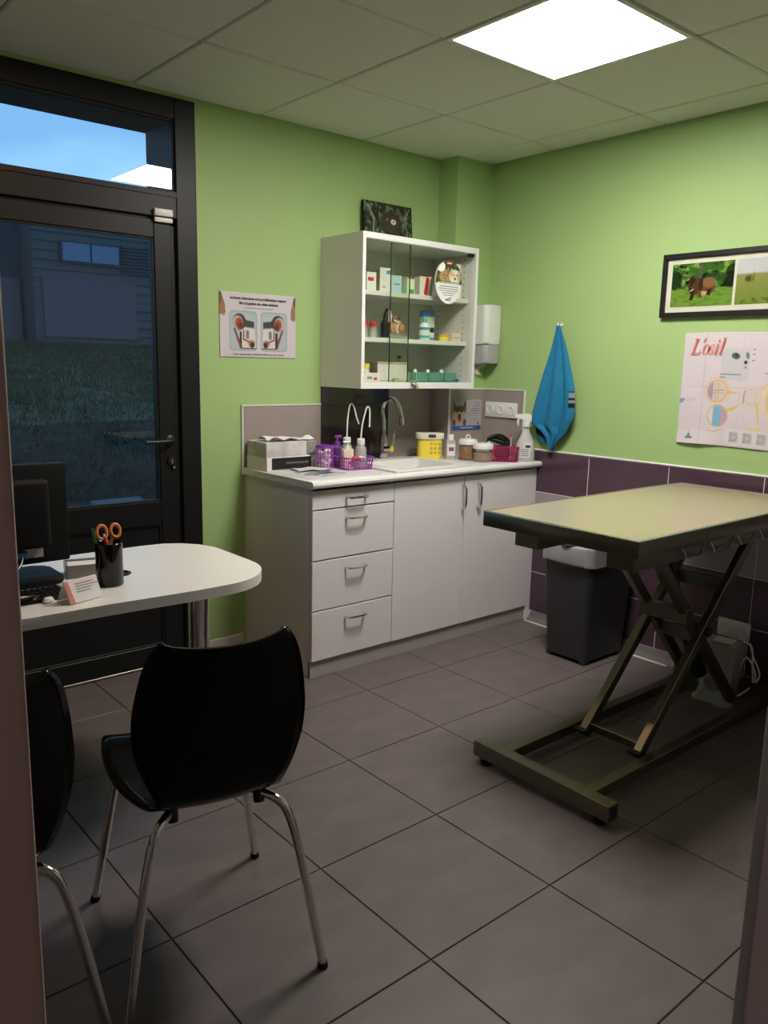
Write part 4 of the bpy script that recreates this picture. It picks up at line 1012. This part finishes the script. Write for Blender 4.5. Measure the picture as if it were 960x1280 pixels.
# clear bottle
t = thing('disinfectant_bottle', 'small clear bottle with a white label beside the yellow tub', 'bottle', (-.385, -.262, ZC), -.6)
MB().prism(rrect(-.026, -.018, .026, .018, .008), 0, .105, 'z', .004).obj('body', CLEARP, t)
MB().box(-.020, -.0195, .02, .022, -.0182, .085).obj('label_sheet', PAPER, t); MB().box(-.012, -.0203, .045, .016, -.0196, .066).obj('print_block', mat('plum_print', (.18, .07, .12), .6), t)
MB().lathe([(0, .104), (.016, .104), (.016, .13), (.014, .134), (0, .134)], 16).obj('cap', WPLAST, t)
# jars
def jar(label, x, y, r, hb, hl, fill, m, dark=False):
    t = thing('storage_jar', label, 'jar', (x, y, ZC), 0, 'white lidded glass jars')
    MB().lathe([(0, 0), (r*.96, 0), (r, .006), (r, hb), (0, hb)]).obj('glass', JARGL, t)
    MB().lathe([(0, .004), (r*.94, .004), (r*.95, fill), (r*.5, fill+.004), (0, fill+.003)]).obj('contents', m, t)
    MB().lathe([(0, hb), (r*1.06, hb), (r*1.08, hb+.006), (r*1.08, hb+hl*.7), (r*.98, hb+hl), (r*.4, hb+hl*1.05), (0, hb+hl*1.05)]).obj('lid', WPLAST, t)
    return t
j1 = jar('larger glass jar of brown pellets with white lid and ring knob', -.325, -.335, .047, .085, .028, .076, BROWN)
MB().tube([(.016*math.cos(a*PI/6), 0, .124+.012*math.sin(a*PI/6)) for a in range(12)], .004, 6, 0, closed=True).obj('knob', WPLAST, j1)
j2 = jar('squat glass jar of tan powder with white lid', -.300, -.425, .052, .068, .028, .046, TANB)
MB().lathe([(0, .094), (.010, .094), (.010, .104), (0, .106)], 12, (.02, -.02, 0)).obj('knob', WPLAST, j2)
# maroon basket, stethoscope, pen
mesh_basket('maroon_basket', 'maroon mesh basket at the right end of the counter', (-.195, -.480, ZC), -.7, .135, .085, .078, MAROON, 'basket', .011)
t = thing('stethoscope', 'black coiled stethoscope tubing lying over the maroon basket', 'stethoscope', (-.165, -.40, ZC))
MB().tube([(-.07, .02, .10), (-.05, .0, .125), (-.01, -.02, .135), (.03, -.03, .12), (.06, -.04, .09), (.03, -.03, .085), (-.02, -.01, .10), (-.05, .01, .115), (-.02, .0, .122), (.04, -.03, .100)], .009, 8, 6).obj('tubing', BLACKP, t)
MB().cyl((-.075, .02, .098), (-.072, .025, .113), .016).obj('chest_piece', CHROME, t)
MB().lathe([(0, 0), (.034, 0), (.045, .04), (.03, .075), (0, .08)], 12, (-.01, -.05, .004)).obj('bundle', RUBBER, t)
t = thing('pen', 'thin grey pen standing in the maroon basket', 'pen', (-.19, -.53, ZC+.01))
MB().cyl((0, 0, 0), (-.012, .0, .125), .004, n=8).obj('barrel', GPLAST, t); MB().cyl((-.012, 0, .125), (-.0135, 0, .142), .004, .002, n=8).obj('tip', REDP, t)
# spray bottle
t = thing('spray_bottle', 'translucent spray bottle at the right end of the counter', 'bottle', (-.085, -.535, ZC), -.72)
MB().lathe([(0, 0), (.050, 0), (.053, .006), (.053, .07), (.046, .10), (.026, .145), (.018, .165), (.017, .19), (0, .19)], 28, (0, 0, 0), 1, .62).obj('body', clear_plastic('milky_plastic', (.62, .63, .60), .9, .35), t)
MB().prism([(-.036, .02), (.022, .02), (.030, .105), (-.010, .105)], -.0335, -.0325, 'y').obj('label_sheet', PAPER, t)
b = MB().box(-.004, -.0345, .075, .022, -.0336, .088); [b.box(-.026, -.0345, .03+.011*k, .014, -.0336, .033+.011*k) for k in range(4)]; b.obj('print_block', INK, t)
MB().lathe([(0, .186), (.020, .186), (.020, .206), (.016, .21), (0, .21)], 16).obj('collar', WPLAST, t)
MB().prism([(-.062, .235), (-.058, .252), (.012, .256), (.028, .245), (.026, .208), (-.010, .208), (-.018, .228), (-.050, .232)], -.010, .010, 'y', .003).prism([(-.048, .236), (-.052, .205), (-.044, .188), (-.038, .190), (-.044, .207), (-.038, .234)], -.006, .006, 'y', .002).obj('trigger', WPLAST, t)

# ================================================================== DESK
dk = thing('desk', 'white desk top with rounded end on a chrome leg before the door', 'desk')
ol = [(-4.05, -.655), (-2.34, -.655)]+[(-2.315+.19*math.sin(math.radians(a)), -.845+.19*math.cos(math.radians(a))) for a in range(10, 91, 10)]
ol += [(-2.125, -.95), (-2.125, -1.06)]+[(-2.335+.21*math.cos(math.radians(a)), -1.075-.215*math.sin(math.radians(a))) for a in range(8, 91, 9)]+[(-2.45, -1.292), (-2.7, -1.278), (-3.0, -1.275), (-4.05, -1.275)]
MB().prism(ol[::-1], .708, .74, 'z', .003, 2).obj('top', DESKW, dk)
MB().lathe([(0, 0), (.050, 0), (.050, .006), (.0375, .012), (.0375, .695), (.06, .700), (.06, .708), (0, .708)], 32, (-2.263, -.95, 0)).obj('leg', CHROME, dk)
MB().lathe([(0, 0), (.050, 0), (.050, .006), (.0375, .012), (.0375, .695), (.06, .700), (.06, .708), (0, .708)], 32, (-3.95, -.95, 0)).obj('leg', CHROME, dk)
MB().lathe([(.0, .0), (.034, .0), (.034, .003), (.026, .005), (.026, -.001), (0, -.001)], 20, (-2.545, -.985, .7405)).obj('cable_grommet', BLACKP, dk)
# monitor
mo = thing('monitor', 'black computer monitor seen from behind on the desk', 'monitor', (-2.91, -.90, .7405), .0)
MB().box(-.235, -.022, .052, .238, .018, .350, .006, 2).obj('panel', BLACKM, mo)
MB().box(-.228, .018, .062, .228, .020, .342).obj('screen', mat('dark_screen', (.02, .02, .025), .15), mo)
bk = MB().box(-.17, -.066, .105, .175, -.020, .312, .018, 3); bk.obj('rear_housing', BLACKM, mo)
b = MB()
for k in range(26): b.box(-.15+.012*k, -.052, .3105, -.144+.012*k, -.028, .3135)
b.obj('vent_ribs', BLACKP, mo)
MB().box(.06, -.024, .072, .158, -.0215, .10).obj('port_plate', GPLAST, mo, 'grey plate of ports')
MB().box(.075, -.05, .076, .108, -.022, .096, .003, 1).obj('plug', BLUEP, mo, 'blue video plug')
MB().tube([(.09, -.05, .084), (.07, -.08, .06), (.01, -.12, .03), (-.06, -.15, .008), (-.14, -.17, .006)], .0045, 8, 6).obj('cable', BLACKP, mo)
MB().box(-.03, -.03, .0, .06, .015, .12, .006, 2).obj('stand_neck', BLACKM, mo)
MB().prism(rrect(-.14, -.10, .20, .10, .04), 0, .018, 'z', .006).obj('stand_foot', BLACKM, mo)
t = thing('keyboard', 'dark flat keyboard lying beneath the monitor', 'keyboard', (-2.88, -1.105, .7405), .04)
MB().box(-.20, -.055, 0, .13, .055, .012, .004, 2).obj('body', BLACKM, t)
b = MB()
for k in range(20):
    for j in range(5): b.box(-.195+.016*k, -.048+.02*j, .012, -.183+.016*k, -.033+.02*j, .016)
b.obj('keys', BLACKP, t)
t = thing('cable_end', 'small white cable end by the dark keyboard', 'cable_end', (-2.82, -1.165, .7405), .6)  # small white blob meant as the end of a cable
MB().lathe([(0, 0), (.012, 0), (.014, .005), (.010, .013), (0, .016)], 16, (0, 0, 0), 1.35, .9).obj('body', WPLAST, t)
t = thing('cable_tidy', 'yellow-brown cable tie among black cables on the desk', 'cable', (-2.90, -1.15, .7405))
MB().tube([(-.05, .0, .008), (-.01, .015, .014), (.03, .008, .016), (.05, -.004, .010)], .006, 8, 4).obj('tie', mat('ochre_wire', (.40, .26, .06), .5), t)
MB().tube([(-.10, -.06, .006), (-.04, -.03, .022), (.02, -.015, .024), (.07, .02, .008), (.02, .03, .008), (-.06, .01, .006)], .005, 8, 5).obj('cord', BLACKP, t)
# note cube, card stand, pen cup
t = thing('note_box', 'small clear box of paper notes behind the pen cup', 'box', (-2.640, -.925, .7405), -.25)
b = MB(); [b.box(*q) for q in ((-.05, -.045, 0, .05, .045, .003), (-.05, -.045, 0, .05, -.042, .04), (-.05, .042, 0, .05, .045, .04), (-.05, -.045, 0, -.047, .045, .04), (.047, -.045, 0, .05, .045, .04))]; b.obj('case', mat('smoky_plastic', (.30, .29, .26), .25), t)
b = MB(); [b.box(-.044+.0005*k, -.039, .003+.0065*k, .044-.0003*k, .039, .008+.0065*k) for k in range(5)]; b.obj('notes', PAPER, t)
t = thing('card_stand', 'small white card with red edge propped on the desk', 'card', (-2.745, -1.17, .7405), .30)
c = MB(); c.quad((-.052, -.045, .002), (.052, -.045, .002), (.052, -.018, .060), (-.052, -.018, .060)); c.quad((-.052, .012, .002), (.052, .012, .002), (.052, -.018, .060), (-.052, -.018, .060)); o = c.obj('card', PAPER, t, None, None, None, 0)
s = o.modifiers.new('thickness', 'SOLIDIFY'); s.thickness = .0015
c = MB(); c.quad((-.0525, -.0458, .003), (-.036, -.0458, .003), (-.041, -.0188, .060), (-.0525, -.0188, .060)); c.obj('red_edge', mat('faded_red_print', (.62, .20, .16), .6), t, None, None, None, 0)
for k, (ln, zz) in enumerate(((.06, .048), (.075, .041), (.05, .034), (.045, .027))):
    y = -.045+.027*(zz-.002)/.058-.0009; c = MB(); c.quad((-.022, y, zz), (-.022+ln, y, zz), (-.022+ln, y+.0012, zz+.0026), (-.022, y+.0012, zz+.0026)); c.obj('print_line', INKG if k else INKR, t, None, None, None, 0)
t = thing('pen_cup', 'glossy black cylindrical pen cup on the white desk', 'cup', (-2.615, -1.083, .7405))
MB().lathe([(0, 0), (.0375, 0), (.039, .003), (.039, .126), (.0375, .128), (.036, .126), (.036, .006), (0, .006)], 36).obj('body', mat('glossy_black_cup', (.008, .008, .008), .12), t)
t = thing('scissors', 'orange handled scissors standing in the black pen cup', 'scissors', (-2.613, -1.085, .7405))
MB().tube([(-.022+.0150*math.cos(a*PI/8), -.002+.004*math.sin(a*PI/8), .160+.020*math.sin(a*PI/8)+.0) for a in range(16)], .0048, 8, 0, closed=True).tube([(-.016, -.003, .143), (-.008, -.002, .13), (-.004, 0, .115)], .0048, 8, 4).obj('handle_loop', ORANGE, t)
MB().tube([(.020+.0140*math.cos(a*PI/8), .002+.004*math.sin(a*PI/8), .160+.019*math.sin(a*PI/8)) for a in range(16)], .0048, 8, 0, closed=True).tube([(.014, .001, .144), (.006, .001, .13), (.002, 0, .115)], .0048, 8, 4).obj('handle_loop', ORANGE, t)
MB().box(-.007, -.0015, .012, .006, .0015, .132).obj('blades', STEEL, t)
t = thing('red_pen', 'red pen standing in the black pen cup', 'pen', (-2.625, -1.105, .7405))
MB().cyl((.008, .0, .008), (-.010, -.002, .150), .0045, n=10).obj('barrel', REDP, t); MB().cyl((-.010, -.002, .150), (-.0112, -.002, .158), .003, n=8).obj('tip', WPLAST, t)
t = thing('green_pen', 'green pen leaning out of the black pen cup', 'pen', (-2.635, -1.07, .7405))
MB().cyl((.012, .0, .008), (-.020, -.002, .162), .0045, n=10).obj('barrel', GREENP, t); MB().cyl((-.020, -.002, .162), (-.0215, -.002, .170), .003, n=8).obj('tip', GREENP, t)

# ================================================================== CHAIRS
def make_chair(label):
    c = thing('chair', label, 'chair', group='black shell chairs before the desk')
    # side profile (y, z) from seat front lip over the seat up the back, with half widths
    prof = [(.235, .435, .14), (.22, .452, .175), (.17, .462, .195), (.08, .455, .203), (-.02, .447, .195), (-.10, .443, .172), (-.155, .447, .148), (-.188, .470, .138), (-.205, .52, .158),
            (-.214, .58, .178), (-.224, .65, .186), (-.237, .72, .180), (-.250, .79, .165), (-.262, .848, .148)]
    pr = spline([(a, b, h) for a, b, h in prof], 4)
    n = len(pr)
    def fn(u, v):
        i = u*(n-1); k = min(int(i), n-2); f = i-k; P = pr[k]*(1-f)+pr[k+1]*f
        s = 2*v-1; x = s*P.z; back = max(0, min(1, (P.y-.50)/.2)); seat = 1-back
        y = P.x + back*.030*s*s
        z = P.y + seat*.012*s*s - (back*.014*(1-s*s) if u > .93 else 0)*((u-.93)/.07 if u > .93 else 0)
        if u > .90: x *= 1-.16*((u-.90)/.10)**3*abs(s)**6
        return (x, y, z)
    o = MB().grid(fn, 56, 16).obj('shell', BLACKSH, c, None, None, None, 0)
    o.data.shade_smooth()
    so = o.modifiers.new('thickness', 'SOLIDIFY'); so.thickness = .011; so.offset = 1
    r = .0105
    for sx in (-1, 1):
        rl = MB().tube([(sx*.02, -.06, .428), (sx*.07, -.11, .432), (sx*.108, -.160, .432), (sx*.138, -.192, .418), (sx*.156, -.206, .380), (sx*.18, -.218, .27), (sx*.222, -.243, .012)], r, 12, 6).obj('leg', CHROME, c)
        MB().cyl((sx*.2215, -.2425, .014), (sx*.2235, -.2435, 0), .0125, n=12).obj('foot_cap', RUBBER, rl)
        fl = MB().tube([(sx*.02, .06, .428), (sx*.09, .12, .430), (sx*.135, .158, .425), (sx*.152, .172, .400), (sx*.165, .184, .34), (sx*.217, .237, .012)], r, 12, 6).obj('leg', CHROME, c)
        MB().cyl((sx*.2165, .2365, .014), (sx*.2185, .2385, 0), .0125, n=12).obj('foot_cap', RUBBER, fl)
        MB().cyl((sx*.098, -.150, .445), (sx*.098, -.158, .412), .013, n=14).obj('seat_mount', BLACKP, c)
    return c
ch1 = make_chair('black shell chair with chrome legs, whole back in view')
ch1.location = (-2.67, -1.73, 0); ch1.rotation_euler = (0, 0, -.22)
ch2 = copy_tree(ch1); ch2['label'] = 'black shell chair partly hidden by the doorway frame'
ch2.location = (-3.232, -1.72, 0); ch2.rotation_euler = (0, 0, .15)

# ================================================================== EXAMINATION TABLE
et = thing('exam_table', 'stainless steel scissor-lift examination table with pale top', 'table', (0, 0, 0))
TX0, TX1, TY0, TY1 = -1.415, -.105, -2.09, -1.465
MB().box(TX0, TY0, .846, TX1, TY1, .897, .003, 2).obj('top', STEELEDGE, et)
MB().box(TX0+.012, TY0+.012, .8965, TX1-.012, TY1-.012, .8985, .001, 1).obj('top_sheet', STEELTOP, et, 'pale brushed top sheet')
b = MB()
for q in ((TX0, TY0, TX1, TY0+.012), (TX0, TY1-.012, TX1, TY1), (TX0, TY0+.012, TX0+.012, TY1-.012), (TX1-.012, TY0+.012, TX1, TY1-.012)): b.box(q[0], q[1], .896, q[2], q[3], .901, .0012, 1)
b.obj('rim', mat('steel_rim_highlight', (.62, .60, .55), .25, metal=.9), et)  # rim steel brightened to carry its white edge highlight
for y0, y1 in ((-1.69, -1.59), (-2.06, -1.96)):
    MB().box(-1.385, y0, .795, -.14, y1, .846, .002, 1).obj('under_rail', STEELEDGE, et)
MB().box(-1.2, -1.97, .80, -1.15, -1.68, .84, .002, 1).box(-.45, -1.97, .80, -.40, -1.68, .84, .002, 1).obj('cross_rail', STEELEDGE, et)
def beam(p0, p1, wdt, hgt, name, m, parent, yaxis=Vector((0, 1, 0))):
    p0, p1 = Vector(p0), Vector(p1); d = (p1-p0); ln = d.length; d.normalize(); s = yaxis; n = d.cross(s).normalized(); s = n.cross(d).normalized()
    M4 = Matrix((d, s, n)).transposed().to_4x4(); M4.translation = p0
    return MB().box(0, -wdt/2, -hgt/2, ln, wdt/2, hgt/2, .002, 1, M4).obj(name, m, parent)
for y in (-1.935, -1.705):
    beam((-1.06, y, .055), (-.33, y, .80), .030, .040, 'scissor_arm', STEEL, et)
    yi = y+(.034 if y < -1.8 else -.034)
    beam((-1.03, yi, .80), (-.32, yi, .055), .030, .040, 'scissor_arm', STEEL, et)
    MB().cyl((-.68, y-.03, .437), (-.68, y+.03, .437), .018).obj('pivot_bolt', BLACKP, et)
beam((-1.035, -1.93, .072), (-1.035, -1.71, .072), .030, .030, 'cross_bar', STEEL, et, Vector((0, 0, 1)))
beam((-.50, -1.92, .585), (-.50, -1.72, .585), .055, .045, 'cross_bar', STEELEDGE, et, Vector((0, 0, 1)))
beam((-.76, -1.92, .50), (-.76, -1.72, .50), .055, .045, 'cross_bar', STEELEDGE, et, Vector((0, 0, 1)))
beam((-.64, -1.92, .40), (-.64, -1.72, .40), .055, .045, 'cross_bar', STEELEDGE, et, Vector((0, 0, 1)))
act = MB().cyl((-.45, -1.82, .18), (-.62, -1.82, .45), .032).cyl((-.62, -1.82, .45), (-.76, -1.82, .70), .016); act.obj('lift_cylinder', BLACKP, et)
MB().prism([(-1.02, .80), (-.86, .80), (-.94, .66)], -1.895, -1.885, 'y').obj('gusset_plate', STEELEDGE, et)
# base frame
def hbar(x0, y0, x1, y1, z0, z1, nm): return MB().box(x0, y0, z0, x1, y1, z1, .002, 1).obj(nm, STEEL, et)
eb = hbar(-1.49, -2.105, -1.44, -1.535, .024, .080, 'base_end_bar')
MB().box(-1.486, -2.1065, .029, -1.444, -2.105, .075).obj('end_cap', BLACKP, eb)
hbar(-1.44, -2.005, -.14, -1.965, .024, .064, 'base_side_bar'); hbar(-1.44, -1.655, -.14, -1.615, .024, .064, 'base_side_bar')
hbar(-.14, -2.105, -.09, -1.535, .024, .080, 'base_end_bar')
for x in (-1.465, -.115):
    for y in (-2.06, -1.58):
        MB().lathe([(0, 0), (.022, 0), (.022, .007), (.008, .010), (.008, .026), (0, .026)], 16, (x, y, 0)).obj('foot', RUBBER, et)
for y in (-1.935, -1.705):
    MB().box(-1.10, y-.022, .064, -1.05, y+.022, .07).cyl((-1.06, y-.02, .052), (-1.06, y+.02, .052), .014).obj('roller', BLACKP, et)
# instrument loops hanging below the near edge
for k, (x0, x1) in enumerate(((-1.135, -.985), (-.955, -.785), (-.765, -.625), (-.60, -.45))):
    dz = .042
    MB().tube([(x0, -2.068, .846), (x0+.008, -2.07, .838), (x0+.035, -2.072, .846-dz), (x1-.035, -2.072, .846-dz), (x1-.008, -2.07, .838), (x1, -2.068, .846)], .0035, 6, 0).obj('wire_loop', CHROME, et)

# bin
bn = thing('waste_bin', 'dark grey waste bin with a pale grey lid band', 'bin', (-.232, -1.10, 0))
def tap(u0, u1, z0, z1, k0, k1):
    P0, P1 = rrect(-.172*k0, -.130*k0, .172*k0, .130*k0, .03), rrect(-.172*k1, -.130*k1, .172*k1, .130*k1, .03)
    b = MB(); A = [b.bm.verts.new((x, y, z0)) for x, y in P0]; B = [b.bm.verts.new((x, y, z1)) for x, y in P1]; n = len(A)
    b.bm.faces.new(A[::-1]); b.bm.faces.new(B); [b.bm.faces.new((A[k], A[(k+1) % n], B[(k+1) % n], B[k])) for k in range(n)]
    return b
tap(0, 0, .02, .49, .92, 1.09).obj('body', BIND, bn)
for sx in (-1, 1):
    for sy in (-1, 1): MB().box(sx*.135-.02, sy*.098-.016, 0, sx*.135+.02, sy*.098+.016, .03, .006, 2).obj('foot', BIND, bn)
lb = MB()
def lidf(h0, h1):
    P = [(x, y) for x, y in rrect(-.196, -.150, .196, .150, .035, 6)]
    P = [(x - (.022*(1-(y/.15)**2) if x < -.1 else 0), y) for x, y in sum([[a, ((a[0]+b[0])/2, (a[1]+b[1])/2)] for a, b in zip(P, P[1:]+P[:1])], [])]
    return P
lb.prism(lidf(0, 1), .488, .582, 'z', .012).obj('lid', BINL, bn)
MB().prism([(-.11, -.10)]+[(-.11, .10), (.15, .11), (.15, -.11)], .582, .60, 'z', .008).obj('flap', BINL, bn)
MB().lathe([(0, 0), (.045, 0), (.045, .004), (0, .004)], 24, (-.185, -.01, .581), .9, 1).obj('grip_recess', BLACKP, bn)

# control box with cables by the wall
cb = thing('control_box', 'white control box with loose cables under the examination table', 'device', (-.175, -1.775, 0), .12)
MB().prism([(-.085, .0), (.065, .0), (.075, .225), (.03, .252), (-.055, .236)], -.075, .065, 'y', .006).obj('case', mat('off_white_case', (.30, .29, .27), .45), cb)
MB().box(-.04, -.05, .246, .03, .03, .252).obj('top_panel', WPLAST, cb)
MB().tube([(.08, -.06, .235), (.07, -.10, .22), (.04, -.12, .15), (.03, -.13, .07), (.05, -.10, .03), (.03, -.07, .09), (.04, -.09, .18), (.02, -.14, .13), (.05, -.13, .04)], .004, 8, 6).obj('cable', WPLAST, cb)
MB().tube([(.09, -.085, .23), (.06, -.11, .19), (.05, -.15, .11), (.02, -.12, .05), (-.02, -.09, .02)], .004, 8, 6).obj('cable', WPLAST, cb)
bg2 = thing('plastic_bag', 'crumpled pale plastic bag on the floor by the control box', 'bag', (-.27, -1.80, .0))
MB().grid(lambda u, v: (.055*math.cos(2*PI*u)*(1-.5*v)*(1+.3*math.sin(7*u*PI)), .09*math.sin(2*PI*u)*(1-.5*v), .002+.075*v*(1+.4*math.sin(9*u))), 24, 6).obj('body', clear_plastic('thin_plastic_film', (.62, .62, .58), .7, .3), bg2)
